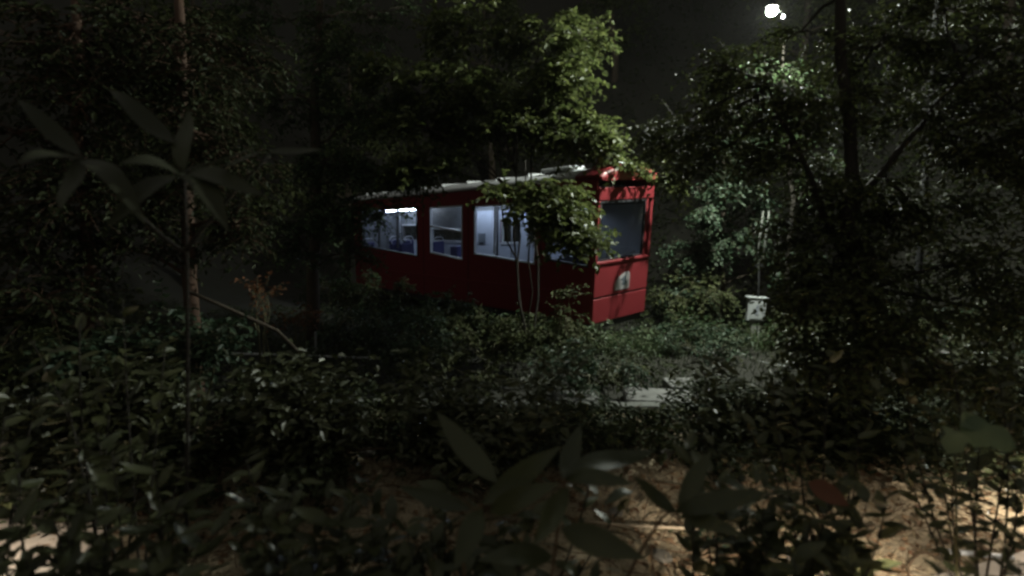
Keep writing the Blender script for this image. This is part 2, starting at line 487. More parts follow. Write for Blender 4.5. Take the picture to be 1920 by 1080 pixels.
def cable_car():
    r = empty('cable_car', CAR_T)
    r.rotation_euler = CAR_R.to_euler()
    tag(r, 'red cable car with lit windows and grey roof standing among dark trees', 'cable car')
    top = 3.06

    def side(y, wins):
        b = CB()
        xs = [-CL]
        for w_ in wins: xs += [w_[0], w_[1]]
        xs.append(-0.02)
        for i in range(len(xs) - 1):
            x0, x1 = xs[i], xs[i + 1]
            if i % 2 == 0:
                zs0 = [0, 1.3, 2.68, top]
                if i > 0: zs0[1], zs0[2] = wins[i // 2 - 1][3], wins[i // 2 - 1][4]
                zs1 = [0, 1.3, 2.68, top]
                if i // 2 < len(wins): zs1[1], zs1[2] = wins[i // 2][2], wins[i // 2][4]
                for k in range(3):
                    b.add([(x0, y, zs0[k]), (x1, y, zs1[k]), (x1, y, zs1[k + 1]), (x0, y, zs0[k + 1])], [(0, 1, 2, 3)])
            else:
                w_ = wins[i // 2]
                b.add([(x0, y, 0), (x1, y, 0), (x1, y, w_[3]), (x0, y, w_[2])], [(0, 1, 2, 3)])
                b.add([(x0, y, w_[4]), (x1, y, w_[4]), (x1, y, top), (x0, y, top)], [(0, 1, 2, 3)])
        return b
    side(-CW, WIN).build('side_panel', M['red'], r, solid=0.04, off=0)
    FAR = [(-11.6, -9.9, 1.52, 1.52, 2.1), (-9.5, -7.1, 1.50, 1.50, 1.95), (-5.45, -4.5, 1.5, 1.5, 2.25), (-4.2, -2.0, 1.5, 1.5, 2.2)]
    side(CW, FAR).build('side_panel', M['red'], r, solid=0.04, off=0)
    # pale lining inside the far side and the near side
    fy = CW - 0.055
    lo = CB(); hi = CB()
    lo.box(-CL + 0.07, -0.1, fy - 0.01, fy + 0.01, 0.4, 1.5)
    lo.box(-6.9, -5.48, fy - 0.009, fy + 0.011, 1.501, 2.5)
    hi.box(-CL + 0.07, -0.1, fy - 0.008, fy + 0.012, 2.5, 2.92)
    xs_ = [-CL + 0.07, -11.6, -9.9, -9.5, -7.1, -6.902]
    for i in (0, 2, 4): hi.box(xs_[i], xs_[i + 1], fy - 0.008, fy + 0.012, 1.502, 2.498)
    hi.box(-11.6, -9.9, fy - 0.008, fy + 0.012, 2.1, 2.498); hi.box(-9.5, -7.1, fy - 0.008, fy + 0.012, 1.95, 2.498)
    lo.box(-5.44, -4.5, fy - 0.009, fy + 0.011, 2.25, 2.498); lo.box(-4.499, -4.2, fy - 0.009, fy + 0.011, 1.502, 2.498)
    lo.box(-4.198, -2.0, fy - 0.009, fy + 0.011, 2.2, 2.498); lo.box(-1.998, -0.1, fy - 0.009, fy + 0.011, 1.502, 2.498)
    lo.build('lining', M['lining'], r); hi.build('upper_lining', M['uplining'], r)
    for x0, x1, za, zb, zt in FAR:
        CB().box(x0, x1, fy - 0.03, fy - 0.012, zt - 0.02, zt + 0.025).box(x0, x1, fy - 0.03, fy - 0.012, za - 0.03, za + 0.012).build('inner_window_rail', M['alu'], r)
    CB().box(-5.62, -5.54, fy - 0.04, fy - 0.012, 0.4, 2.9).build('door_post', M['rubber'], r)
    side(-CW + 0.055, [(a + 0.0, b_ - 0.0, c, d, e) for a, b_, c, d, e in WIN]).build('lining', M['rubber'], r, solid=0.02, off=0)
    # skirt below and waist moulding
    CB().box(-CL + 0.05, -0.05, -CW + 0.06, CW - 0.06, -0.16, 0.0).build('underframe', M['steel'], r)
    CB().box(-CL + 0.02, -0.04, -CW - 0.035, -CW - 0.02, 0.60, 0.66).build('waist_moulding', M['red'], r)
    CB().box(-CL + 0.06, -0.06, -CW + 0.08, CW - 0.08, 0.34, 0.40).build('floor', M['rubber'], r)
    # windows of both sides: frame, bars and pane
    for s in (-1, 1):
        for i, (x0, x1, za, zb, zt) in enumerate(WIN if s < 0 else FAR):
            y = s * CW
            f = CB()
            t, d = 0.045, 0.032
            f.add([], [])
            def bar(p0, p1, wz):            # a bar between two points of the (x, z) plane
                (xa, z0), (xb, z1) = p0, p1
                f.add([(xa, y - d, z0), (xb, y - d, z1), (xb, y - d, z1 + wz), (xa, y - d, z0 + wz),
                       (xa, y + d, z0), (xb, y + d, z1), (xb, y + d, z1 + wz), (xa, y + d, z0 + wz)],
                      [(0, 1, 2, 3), (4, 7, 6, 5), (0, 4, 5, 1), (3, 2, 6, 7), (0, 3, 7, 4), (1, 5, 6, 2)])
            bar((x0 + t, za + 0.001), (x1 - t, zb + 0.001), t)
            bar((x0 + t, zt - t), (x1 - t, zt - t), t - 0.001)
            f.box(x0 + 0.001, x0 + t, y - d - 0.002, y + d + 0.002, za, zt - 0.001)
            f.box(x1 - t, x1 - 0.001, y - d - 0.002, y + d + 0.002, zb, zt - 0.001)
            if i == 1 and s < 0:
                bar((x0 + t, za + 0.78), (x1 - t, zb + 0.76), 0.05)
            if i in (0, 2) and s < 0:
                n = 2 if i == 0 else 1
                for k in range(n):
                    xm = x0 + (x1 - x0) * ((k + 1) / (n + 1) if i == 0 else 0.36)
                    f.box(xm - 0.025, xm + 0.025, y - d + 0.004, y + d - 0.004, za + 0.02, zt - t)
            fo = f.build('window_frame', M['alu'] if i in (1, 2) else M['steel'], r)
            CB().add([(x0 + t, y, za + t), (x1 - t, y, zb + t), (x1 - t, y, zt - t), (x0 + t, y, zt - t)], [(0, 1, 2, 3)]).build('pane', M['pane'], fo)
    # rear end
    CB().box(-CL - 0.03, -CL + 0.03, -CW + 0.02, CW - 0.02, 0, top).build('rear_panel', M['red'], r)
    CB().box(-CL + 0.035, -CL + 0.06, -CW + 0.07, CW - 0.07, 0.4, top - 0.05).build('rear_lining', M['uplining'], r)
    # front: lower panel in two leaves with a dark groove, sill, posts and header
    CB().box(-0.04, 0.03, -CW, CW - 0.01, 0.0, 0.535, 0.012).build('lower_front_panel', M['red'], r)
    CB().box(-0.06, 0.0, -CW + 0.01, CW - 0.02, 0.535, 0.575).build('groove', M['black'], r)
    CB().box(-0.04, 0.035, -CW, CW - 0.01, 0.575, 1.27, 0.012).build('upper_front_panel', M['red'], r)
    CB().box(-0.06, 0.075, -CW - 0.005, CW, 1.272, 1.345, 0.02).build('front_sill', M['red'], r)
    CB().box(-0.05, 0.03, -CW, -CW + 0.07, 1.345, 2.60, 0.012).build('corner_post', M['red'], r)
    CB().box(-0.05, 0.02, 0.66, 0.75, 1.345, 2.60, 0.012).build('window_post', M['red'], r)
    CB().box(-0.09, -0.05, 0.75, 0.83, 1.345, 2.60).build('post_gap', M['black'], r)
    CB().box(-0.12, 0.02, 0.83, CW + 0.02, 1.345, 2.97, 0.012).build('corner_post', M['red'], r)
    CB().box(-0.05, 0.04, -CW, 0.826, 2.602, 2.87, 0.02).build('front_header', M['red'], r)
    wf = CB()
    wf.box(-0.02, 0.025, -CW + 0.072, -CW + 0.115, 1.347, 2.60); wf.box(-0.02, 0.025, 0.62, 0.658, 1.347, 2.60)
    wf.box(-0.02, 0.025, -CW + 0.117, 0.618, 2.555, 2.598); wf.box(-0.02, 0.025, -CW + 0.117, 0.618, 1.347, 1.39)
    wo = wf.build('front_window_frame', M['rubber'], r)
    CB().add([(0.0, -CW + 0.11, 1.385), (0.0, 0.63, 1.385), (0.0, 0.63, 2.56), (0.0, -CW + 0.11, 2.56)], [(0, 1, 2, 3)]).build('windscreen', M['pane'], wo)
    CB().tube([(0.05, -0.3, 1.39), (0.06, -0.1, 1.43), (0.06, 0.35, 1.47)], 0.009, 6).build('wiper', M['black'], wo)
    # roof with rounded shoulders, red cowl over the front
    prof = [(-0.90, 3.062), (-0.95, 3.08), (-0.957, 3.11), (-0.93, 3.15), (-0.82, 3.21), (-0.62, 3.27), (-0.33, 3.31), (0, 3.325)]
    prof = prof + [(-y, z) for y, z in prof[-2::-1]]
    xs = np.linspace(-CL - 0.05, -0.62, 24)
    b = CB(); n = len(prof)
    b.add([(x, y, z) for x in xs for y, z in prof], [(i * n + k, i * n + k + 1, (i + 1) * n + k + 1, (i + 1) * n + k) for i in range(len(xs) - 1) for k in range(n - 1)])
    b.add([(xs[0], y, z) for y, z in prof], [tuple(range(n))])
    b.build('roof', M['grey_roof'], r, True)
    sl = CB()
    for x in np.linspace(-CL + 0.6, -1.2, 9):
        sl.box(x - 0.02, x + 0.02, -0.66, 0.66, 3.24, 3.337)
    sl.build('roof_seam', M['grey_roof'], r)
    b = CB()
    cx = [(-0.618, 1.0, 0.0), (-0.3, 1.0, 0.0), (0.0, 0.995, -0.02), (0.06, 0.98, -0.08), (0.09, 0.95, -0.16), (0.10, 0.92, -0.24)]
    zc = 2.90
    vs = []
    for x, k, dz in cx:
        vs += [(x, y * k * 1.012, max(2.876 if x < 0.1 else 2.885, zc + (z - zc) * (1 + dz * 1.6) + 0.008)) for y, z in prof]
    b.add(vs, [(i * n + k, i * n + k + 1, (i + 1) * n + k + 1, (i + 1) * n + k) for i in range(len(cx) - 1) for k in range(n - 1)])
    b.add(vs[-n:], [tuple(range(n))])
    b.build('front_cowl', M['red'], r, True)
    # roof boxes
    CB().box(-2.1, -1.15, -0.62, -0.1, 3.30, 3.41, 0.03).build('roof_vent', M['white'], r)
    CB().box(-0.45, -0.05, -0.25, 0.2, 3.32, 3.41, 0.03).build('roof_vent', M['white'], r)
    # emblem: a white plaque with a clipped corner and a dark mark
    e = CB()
    out = [(-0.245, 0.655), (0.215, 0.655), (0.235, 0.68), (0.235, 0.99), (0.19, 1.035), (0.07, 1.03), (-0.10, 0.96), (-0.225, 0.86), (-0.255, 0.80)]
    m_ = len(out)
    e.add([(0.036, y, z) for y, z in out] + [(0.05, y, z) for y, z in out], [tuple(range(m_)), tuple(range(m_, 2 * m_))] + [(k, (k + 1) % m_, (k + 1) % m_ + m_, k + m_) for k in range(m_)])
    eo = e.build('emblem', M['plaque'], r)
    mk = CB()
    def prismf(poly, x0, x1):
        q = len(poly)
        mk.add([(x0, y, z) for y, z in poly] + [(x1, y, z) for y, z in poly], [tuple(range(q)), tuple(range(q, 2 * q))] + [(k, (k + 1) % q, (k + 1) % q + q, k + q) for k in range(q)])
    prismf([(-0.09, 0.87), (0.0, 0.93), (0.085, 0.975), (0.105, 0.93), (0.10, 0.85), (0.02, 0.83)], 0.05, 0.054)
    prismf([(-0.03, 0.75), (0.10, 0.74), (0.15, 0.80), (0.12, 0.845), (0.0, 0.825)], 0.05, 0.054)
    mk.build('emblem_mark', M['slate'], eo)
    # ---- inside
    CB().box(-CL + 0.06, -0.7, -CW + 0.08, CW - 0.08, 2.92, 2.94).build('ceiling', M['ceiling'], r)
    for x, zt_ in ((-10.7, 2.66), (-6.2, 2.82), (-3.4, 2.82)):
        h = CB().box(x - 1.15, x + 1.15, 0.22, 0.34, zt_ + 0.04, 2.915).build('light_fitting', M['white'], r)
        CB().tube([(x - 1.1, 0.28, zt_), (x + 1.1, 0.28, zt_)], 0.013, 8).build('fluorescent_tube', M['tube'], h, True)
    # glazed partition behind the driver's cab, with a door window
    p = CB()
    p.box(-1.74, -1.68, -CW + 0.08, CW - 0.08, 0.4, 1.3); p.box(-1.74, -1.68, -CW + 0.08, CW - 0.08, 2.45, 2.92)
    for y0, y1 in ((-CW + 0.08, -CW + 0.18), (-0.05, 0.05), (CW - 0.18, CW - 0.08)):
        p.box(-1.74, -1.68, y0, y1, 1.3, 2.45)
    p.build('cab_partition', M['ceiling'], r)

    def seat(x, y, face=1):
        sr = CB().box(x - 0.22, x + 0.22, y - 0.22, y + 0.22, 0.78, 0.88, 0.03).build('seat', M['navy'], r)
        CB().box(x - face * 0.24 - 0.04, x - face * 0.24 + 0.04, y - 0.22, y + 0.22, 0.885, 1.55, 0.03).build('seat_back', M['navy'], sr)
        CB().box(x - 0.12, x + 0.12, y - 0.1, y + 0.1, 0.4, 0.78).build('seat_base', M['slate'], sr)
        xb = x - face * 0.24
        CB().tube([(xb, y - 0.2, 1.5), (xb, y - 0.18, 1.64), (xb, y - 0.1, 1.69), (xb, y + 0.1, 1.69), (xb, y + 0.18, 1.64), (xb, y + 0.2, 1.5)], 0.014, 6).build('grab_handle', M['alu'], sr, True)
    for x, y in ((-11.4, -0.56), (-11.4, 0.5), (-10.3, 0.5), (-9.3, -0.5), (-9.3, 0.5), (-8.6, -0.52), (-8.2, 0.5)):
        seat(x, y)
    seat(-0.95, -0.1)
    CB().tube([(-0.62, -0.42, 1.3), (-0.62, -0.38, 1.56), (-0.62, -0.28, 1.62), (-0.62, 0.08, 1.62), (-0.62, 0.18, 1.56), (-0.62, 0.22, 1.3)], 0.026, 8).build('cab_seat_rail', M['lining'], r, True)
    for x in (-11.7, -7.0, -4.6, -1.66):
        CB().box(x - 0.012, x + 0.012, -CW - 0.026, -CW - 0.019, 0.02, 2.9).build('panel_seam', M['rubber'], r)
    # driver's console
    CB().box(-0.42, -0.1, -0.7, 0.6, 0.4, 1.2, 0.02).build('control_desk', M['slate'], r)
    # hand poles
    for x, y in ((-9.85, -0.2), (-8.1, -0.15), (-6.0, 0.15), (-3.75, -0.1), (-3.4, 0.2)):
        CB().tube([(x, y, 0.4), (x, y, 2.92)], 0.018, 8).build('hand_pole', M['alu'], r, True)
    # notices on the lining and a cabinet
    CB().box(-6.55, -6.2, CW - 0.1, CW - 0.068, 1.5, 1.8).build('notice_board', M['slate'], r)
    CB().box(-7.95, -7.5, CW - 0.25, CW - 0.068, 0.9, 1.36, 0.01).build('equipment_cabinet', M['navy'], r)
    # bogies with wheels on the rails
    for x in (-10.2, -2.0):
        bo = CB().box(x - 0.75, x + 0.75, -0.42, 0.42, -0.34, -0.165, 0.02).build('bogie', M['steel'], r)
        for dx in (-0.5, 0.5):
            for y in (-0.5, 0.5):
                MB().lathe([(0.05, -0.06), (0.2, -0.05), (0.21, 0.02), (0.235, 0.025), (0.235, 0.045), (0.05, 0.05)], 20, (x + dx + SH * -0.32, y, -0.32), 'y').build('wheel', M['steel'], bo, True)
    return r


car = cable_car()


# ------------------------------------------------------------------ railway track under the car
def track():
    r = empty('railway_track', CAR_T + Vector((0, 0, -0.56)))
    r.rotation_euler = CAR_R.to_euler()
    tag(r, 'narrow railway track with concrete sleepers running under the red cable car', 'railway track', kind='structure')
    for y in (-0.5, 0.5):
        MB().box(-24, 5.5, y - 0.03, y + 0.03, -0.06, 0.005).box(-24, 5.5, y - 0.06, y + 0.06, -0.075, -0.06).build('rail', M['galv'], r)
    s = MB().box(-0.11, 0.11, -0.85, 0.85, -0.2, -0.078, 0.015).build('sleeper', M['concrete'], r)
    s.location = (5.0, 0, 0)
    for i in range(1, 40):
        c = s.copy(); COL.objects.link(c); c.parent = r; c.location = (5.0 - 0.7 * i, 0, 0)
    return r


track()


# ------------------------------------------------------------------ kerb, slabs, railing, box, pipes
def kerb():
    r = empty('kerb', (-4.5, 7.5, 0))
    tag(r, 'long grey concrete kerb crossing below the track and the cable car', 'kerb', kind='structure')
    for i in range(14):
        x = i * 0.92
        z = 0.36 - 0.012 * i
        b = MB().box(x - 0.45, x + 0.45, -0.11, 0.11, z - 0.4, z + 0.008 * math.sin(i * 2.1), 0.012)
        b.build('kerb_stone', M['kerbstone'], r)


kerb()


def slab_at(u, v):
    d = 6.0
    while d < 14:
        p_ = at(u, v, d)
        if p_.z <= H(p_.x, p_.y) + .1: return p_
        d += .02
    return at(u, v, 9)


def slab(name, label, c, sx, sy, rz, tilt):
    z = H(c[0], c[1])
    o = MB().box(-sx / 2, sx / 2, -sy / 2, sy / 2, -0.12, 0.05, 0.012).build(name, M['slabstone'])
    o.location = (c[0], c[1], z + 0.05); o.rotation_euler = (tilt, 0.03, rz)
    tag(o, label, 'concrete slab', 'broken concrete slabs by the kerb')


p = slab_at(1235, 740); slab('concrete_slab', 'pale concrete slab by the kerb, larger of the two under the shrubs', p, 0.95, 0.5, -0.1, 0.10)
p = slab_at(1285, 716); slab('concrete_slab', 'small pale concrete slab lying behind the larger slab by the kerb', p, 0.6, 0.4, 0.15, 0.12)
p = slab_at(1080, 741); slab('concrete_slab', 'low grey concrete slab with leaves over it, beside the kerb below the cable car', p, 0.6, 0.4, 0.2, 0.08)


def railing():
    a, b_ = at(490, 664, 10.6), at(660, 676, 10.6)
    z0 = H(a.x, a.y)
    r = empty('railing', (a.x, a.y, z0))
    tag(r, 'low metal railing of thin horizontal bars left of the cable car', 'railing')
    L = b_.x - a.x
    for k, dz in enumerate((a.z - z0, a.z - z0 - 0.11, a.z - z0 - 0.4)):
        MB().tube([(-1.1, 0.03, dz + 0.02), (L * 0.5, 0, dz - 0.03), (L + 0.5, 0, dz - 0.08)], 0.022, 8).build('rail_bar', M['white'], r, True)
    for i in range(4):
        x = -1.0 + i * 1.02
        MB().box(x - 0.02, x + 0.02, 0.022, 0.062, -0.2, a.z - z0 + (0.42 if i == 2 else 0.05)).build('post', M['galv'], r)


railing()


def utility_box():
    p = at(1415, 580, 12.7)
    g = H(p.x, p.y)
    r = empty('utility_box', (p.x, p.y, g))
    r.rotation_euler = (0, math.radians(2.0), math.radians(-8))
    tag(r, 'small pale grey utility box on a short post standing in bright grass', 'utility box')
    z0, z1 = p.z - g - 0.26, p.z - g + 0.26
    MB().box(-0.195, 0.195, -0.1, 0.1, z0, z1, 0.012).build('body', M['boxgrey'], r)
    MB().box(-0.23, 0.23, -0.14, 0.12, z1 + 0.001, z1 + 0.035, 0.01).build('rain_hood', M['boxgrey'], r)
    MB().box(-0.15, 0.15, -0.118, -0.101, z0 + 0.05, z1 - 0.05, 0.006).build('door', M['boxgrey'], r)
    MB().box(-0.03, 0.03, -0.128, -0.119, z0 + 0.15, z1 - 0.14).build('label_plate', M['ceiling'], r)
    MB().box(0.105, 0.125, -0.135, -0.119, z0 + 0.2, z0 + 0.32).build('handle', M['boxgrey'], r)
    MB().box(-0.09, 0.09, -0.06, 0.06, -0.2, z0 - 0.001).build('pedestal', M['concrete'], r)


utility_box()


def twin_pipes():
    a, b_ = at(1427, 470, 12.6), at(1436, 400, 12.6)
    g = H(a.x, a.y)
    r = empty('marker_post', (a.x, a.y, g))
    tag(r, 'slim pale leaning marker post of two parallel bars above the utility box', 'marker post')
    d = (b_ - a) / (b_.z - a.z)
    base = Vector((0, 0, -0.3)) - d * 0 + d * (g - a.z)
    topv = b_ - r.location + d * 0.05
    for s in (-0.065, 0.065):
        MB().tube([Vector((s, 0, 0)) + (a - r.location) + d * (-0.35), Vector((s, 0, 0)) + topv], 0.02, 8).build('bar', M['kerbstone'], r, True)
    MB().tube([(0, 0.03, -0.3), (a - r.location) + d * (-0.3)], 0.018, 8).build('post', M['lamppost'], r, True)
    q = (a - r.location) + d * (-0.3)
    MB().box(q.x - 0.1, q.x + 0.1, q.y - 0.02, q.y + 0.04, q.z - 0.06, q.z + 0.03).build('clamp', M['lamppost'], r)


twin_pipes()


# ------------------------------------------------------------------ thin haze added to veil the darks and halo the lamp
def haze():
    o = MB().box(-125, 125, -16, 135, -1.6, 130).build('haze', bpy.data.materials.new('added_haze'))
    m = o.data.materials[0]; m.use_nodes = True
    nt = m.node_tree
    nt.nodes.remove(nt.nodes.get('Principled BSDF'))
    pv = nt.nodes.new('ShaderNodeVolumePrincipled')
    pv.inputs['Color'].default_value = (0.95, 0.95, 0.95, 1)
    pv.inputs['Density'].default_value = HAZE
    nt.links.new(pv.outputs[0], nt.nodes.get('Material Output').inputs['Volume'])
    tag(o, 'thin haze added around the trees to lift the darks and halo the lamp', 'haze', kind='stuff')


haze()


# ------------------------------------------------------------------ foliage engine
def unit(a):
    return a / np.maximum(np.linalg.norm(a, axis=-1, keepdims=True), 1e-9)


class Leaves:
    def __init__(self):
        self.P = []; self.D = []; self.N = []; self.L = []; self.W = []

    def put(self, P, D, N, L, Wd):
        self.P.append(P); self.D.append(D); self.N.append(N); self.L.append(L); self.W.append(Wd)

    def mesh(self, name, mat):
        P = np.concatenate(self.P); D = unit(np.concatenate(self.D)); N = np.concatenate(self.N)
        L = np.concatenate(self.L)[:, None]; Wd = np.concatenate(self.W)[:, None]
        S = unit(np.cross(D, N)); N = np.cross(S, D)
        k = len(P)
        V = np.empty((k, 6, 3))
        V[:, 0] = P
        V[:, 1] = P + D * L * .34 + S * Wd * .5 + N * Wd * .16
        V[:, 2] = P + D * L * .72 + S * Wd * .34 + N * (Wd * .10 - L * .05)
        V[:, 3] = P + D * L - N * L * .16
        V[:, 4] = P + D * L * .72 - S * Wd * .34 + N * (Wd * .10 - L * .05)
        V[:, 5] = P + D * L * .34 - S * Wd * .5 + N * Wd * .16
        b = np.arange(k)[:, None] * 6
        F = np.concatenate([b + np.array([[0, 1, 2, 3]]), b + np.array([[0, 3, 4, 5]])], 1).reshape(-1, 4)
        return mesh_np(name, V, F, mat, False)


class Plant:
    """a tree or shrub: wood (tubes) and leaves collected separately"""
    def __init__(self, name, loc, seed, dens=1.0):
        self.dens = dens; self.name = name; self.loc = Vector(loc); self.g = np.random.default_rng(seed)
        self.wood = MB(); self.lv = Leaves()

    def limb(self, a, b, r0, r1, n=5, wob=0.12, sides=6, sag=0.0):
        a = Vector(a); b = Vector(b); L = (b - a).length
        pts = []
        for i in range(n + 1):
            t = i / n
            p = a.lerp(b, t)
            if 0 < i < n:
                p = p + Vector(self.g.normal(0, wob * L / n, 3))
            p.z += sag * L * math.sin(math.pi * t)
            pts.append(p)
        self.wood.tube(pts, [r0 + (r1 - r0) * i / n for i in range(n + 1)], sides)
        return pts

    def twig(self, p, d, length, step, leaf, width, droop=0.5, tilt=0.45, r=0.006, wood=True):
        g = self.g
        n = max(3, int(length / step))
        d = unit(np.array(d, float))
        t = np.linspace(0, 1, n)[:, None]
        pts = np.array(p)[None] + d[None] * length * t + np.array([0, 0, -1.0])[None] * (droop * length * t ** 2)
        tang = unit(d[None] + np.array([[0, 0, -1.0]]) * 2 * droop * t)
        up = np.array([0, 0, 1.0])
        s = unit(np.cross(tang, up[None] + g.normal(0, .2, (n, 3))))
        sgn = np.where(np.arange(n) % 2 == 0, 1, -1)[:, None]
        D = unit(tang * .55 + s * sgn * .85 + g.normal(0, .25, (n, 3)) + up[None] * -0.15)
        N = unit(up[None] + g.normal(0, tilt, (n, 3)))
        L = leaf * g.uniform(.6, 1.15, n)
        self.lv.put(pts + g.normal(0, .012, (n, 3)), D, N, L, L * width * g.uniform(.85, 1.15, n))
        if wood:
            q = pts[:: max(1, n // 3)]
            self.wood.tube([Vector(v) for v in q], [r * (1 - .7 * i / len(q)) for i in range(len(q))], 3, False)

    def spray(self, c, rad, nt0, length=0.6, step=0.05, leaf=0.1, width=0.55, droop=0.35, tilt=0.45, src=None, flat=0.35):
        """a cloud of leafy twigs inside an ellipsoid; branchlets run from the source point"""
        g = self.g
        nt = int(nt0 * self.dens)
        c = np.array(c, float); rad = np.array(rad, float)
        k = max(2, nt // 9)
        dirs = unit(g.normal(0, 1, (k, 3)))
        hubs = c + dirs * rad * (g.uniform(0.15, 1, (k, 1)) ** (1 / 2.2)) * .82
        s0 = np.array(src if src is not None else c)
        for h in hubs:
            self.limb(s0, h, 0.011, 0.005, 4, .28, 4)
        for i in range(nt):
            h = hubs[i % k]
            d = unit(h - s0 + 1e-4) * .8 + unit(g.normal(0, 1, 3)) * .9
            d[2] = d[2] * flat
            self.twig(h + g.normal(0, .06, 3), d, length * g.uniform(.55, 1.2), step, leaf, width, droop * g.uniform(.4, 1.5), tilt, wood=True)

    def done(self, label, cat, bark, leafm, group=None, crown='crown', wood='trunk'):
        r = empty(self.name, self.loc)
        tag(r, label, cat, group)
        inv = Matrix.Translation(-self.loc)
        self.wood.v = [tuple(Vector(v) - self.loc) for v in self.wood.v]
        if self.wood.v:
            self.wood.build(wood, bark, r, True)
        for k in range(len(self.lv.P)):
            self.lv.P[k] = self.lv.P[k] - np.array(self.loc)[None]
        if self.lv.P:
            link(crown, self.lv.mesh(crown, leafm), r)
        return r


# ------------------------------------------------------------------ trees
def gp(x, y, dz=0.0):
    return Vector((x, y, H(x, y) + dz))


# maple: several thin stems in front of the car, lit crown above it
t = Plant('maple_tree', gp(0.35, 10.9), 21, 2.6)
base = t.loc + Vector((0, 0, -0.15))
stems = []
for (u, v, d, r0) in ((925, 250, 11.0, .05), (962, 200, 10.9, .055), (1000, 150, 11.3, .06), (985, 300, 10.4, .035)):
    e = at(u, v, d)
    stems.append(t.limb(base + Vector((t.g.uniform(-.12, .12), t.g.uniform(-.1, .1), 0)), e, r0 * .42, r0 * .3, 8, .10, 8))
hub = lambda u, v, d: at(u, v, d)
LM = dict(length=.55, step=.045, leaf=.13, width=.7, droop=.3, tilt=.4)
for (u, v, d, rad, nt, si) in (
        (1055, 145, 11.3, (.55, .7, .35), 60, 2), (1020, 210, 11.2, (.8, .7, .35), 80, 2), (1078, 252, 11.2, (.7, .6, .26), 85, 2),
        (950, 225, 11.2, (.7, .7, .35), 60, 1), (880, 170, 11.4, (.8, .8, .45), 60, 1), (1160, 316, 12.0, (.36, .4, .06), 15, 2), (1246, 334, 12.1, (.15, .15, .06), 4, 2), (1135, 272, 11.7, (.3, .3, .12), 14, 2),
        (800, 240, 11.4, (.8, .7, .45), 55, 0), (760, 150, 11.8, (.9, .8, .6), 50, 0), (800, 318, 11.2, (.6, .6, .25), 40, 0),
        (1005, 382, 9.9, (.36, .35, .08), 20, 3), (1050, 402, 9.8, (.36, .35, .11), 34, 3), (1080, 436, 9.8, (.27, .3, .10), 30, 3), (1040, 356, 10.0, (.42, .4, .06), 16, 3),
        (930, 360, 10.2, (.6, .4, .05), 11, 0), (1010, 70, 11.6, (.9, .9, .5), 45, 2), (880, 60, 11.8, (1.1, .9, .6), 45, 1), (1085, 60, 11.8, (.7, .8, .5), 30, 2)):
    c = at(u, v, d)
    a = stems[si][-3] if v < 350 else stems[si][-2 if si == 3 else 3]
    mid = t.limb(a, c, .022, .012, 5, .1, 5, .04)[-1]
    t.spray(c, rad, nt, src=mid, **LM)
t.done('maple tree with several thin stems and bright yellow green leaves before the cable car', 'tree', M['maplebark'], M['maple'])

# fine leaved tree left of it
t = Plant('broadleaf_tree', gp(-4.4, 12.2), 31, 2.6)
tr = t.limb(t.loc + Vector((0, 0, -.2)), at(600, -60, 12.2), .16, .06, 9, .06, 9)
for (u, v, d, rad, nt) in ((560, 190, 12, (.9, .8, .7), 70), (640, 110, 12.2, (1.0, 1, .7), 60), (700, 210, 12, (1., .8, .6), 80), (610, 300, 11.6, (.9, .8, .5), 80),
                           (720, 330, 11.5, (.9, .6, .3), 80), (640, 400, 11.2, (.7, .6, .45), 90), (560, 450, 11, (.6, .6, .5), 50), (480, 150, 12.4, (.8, .8, .8), 30),
                           (700, 30, 12.4, (1.3, 1, .7), 50), (540, 40, 12.6, (1.3, 1, .8), 50), (720, 395, 11.2, (.3, .3, .2), 16), (655, 470, 11.2, (.35, .3, .3), 24)):
    c = at(u, v, d)
    a = min(tr, key=lambda p_: (p_ - c).length + (0 if p_.z < c.z else .3))
    mid = t.limb(a, c, .035, .014, 5, .12, 5, .05)[-1]
    t.spray(c, rad, nt, src=mid, length=.5, step=.04, leaf=.085, width=.5, droop=.4, tilt=.7)
t.done('dark tree with small glinting leaves hanging over the left windows of the cable car', 'tree', M['bark'], M['fine'])

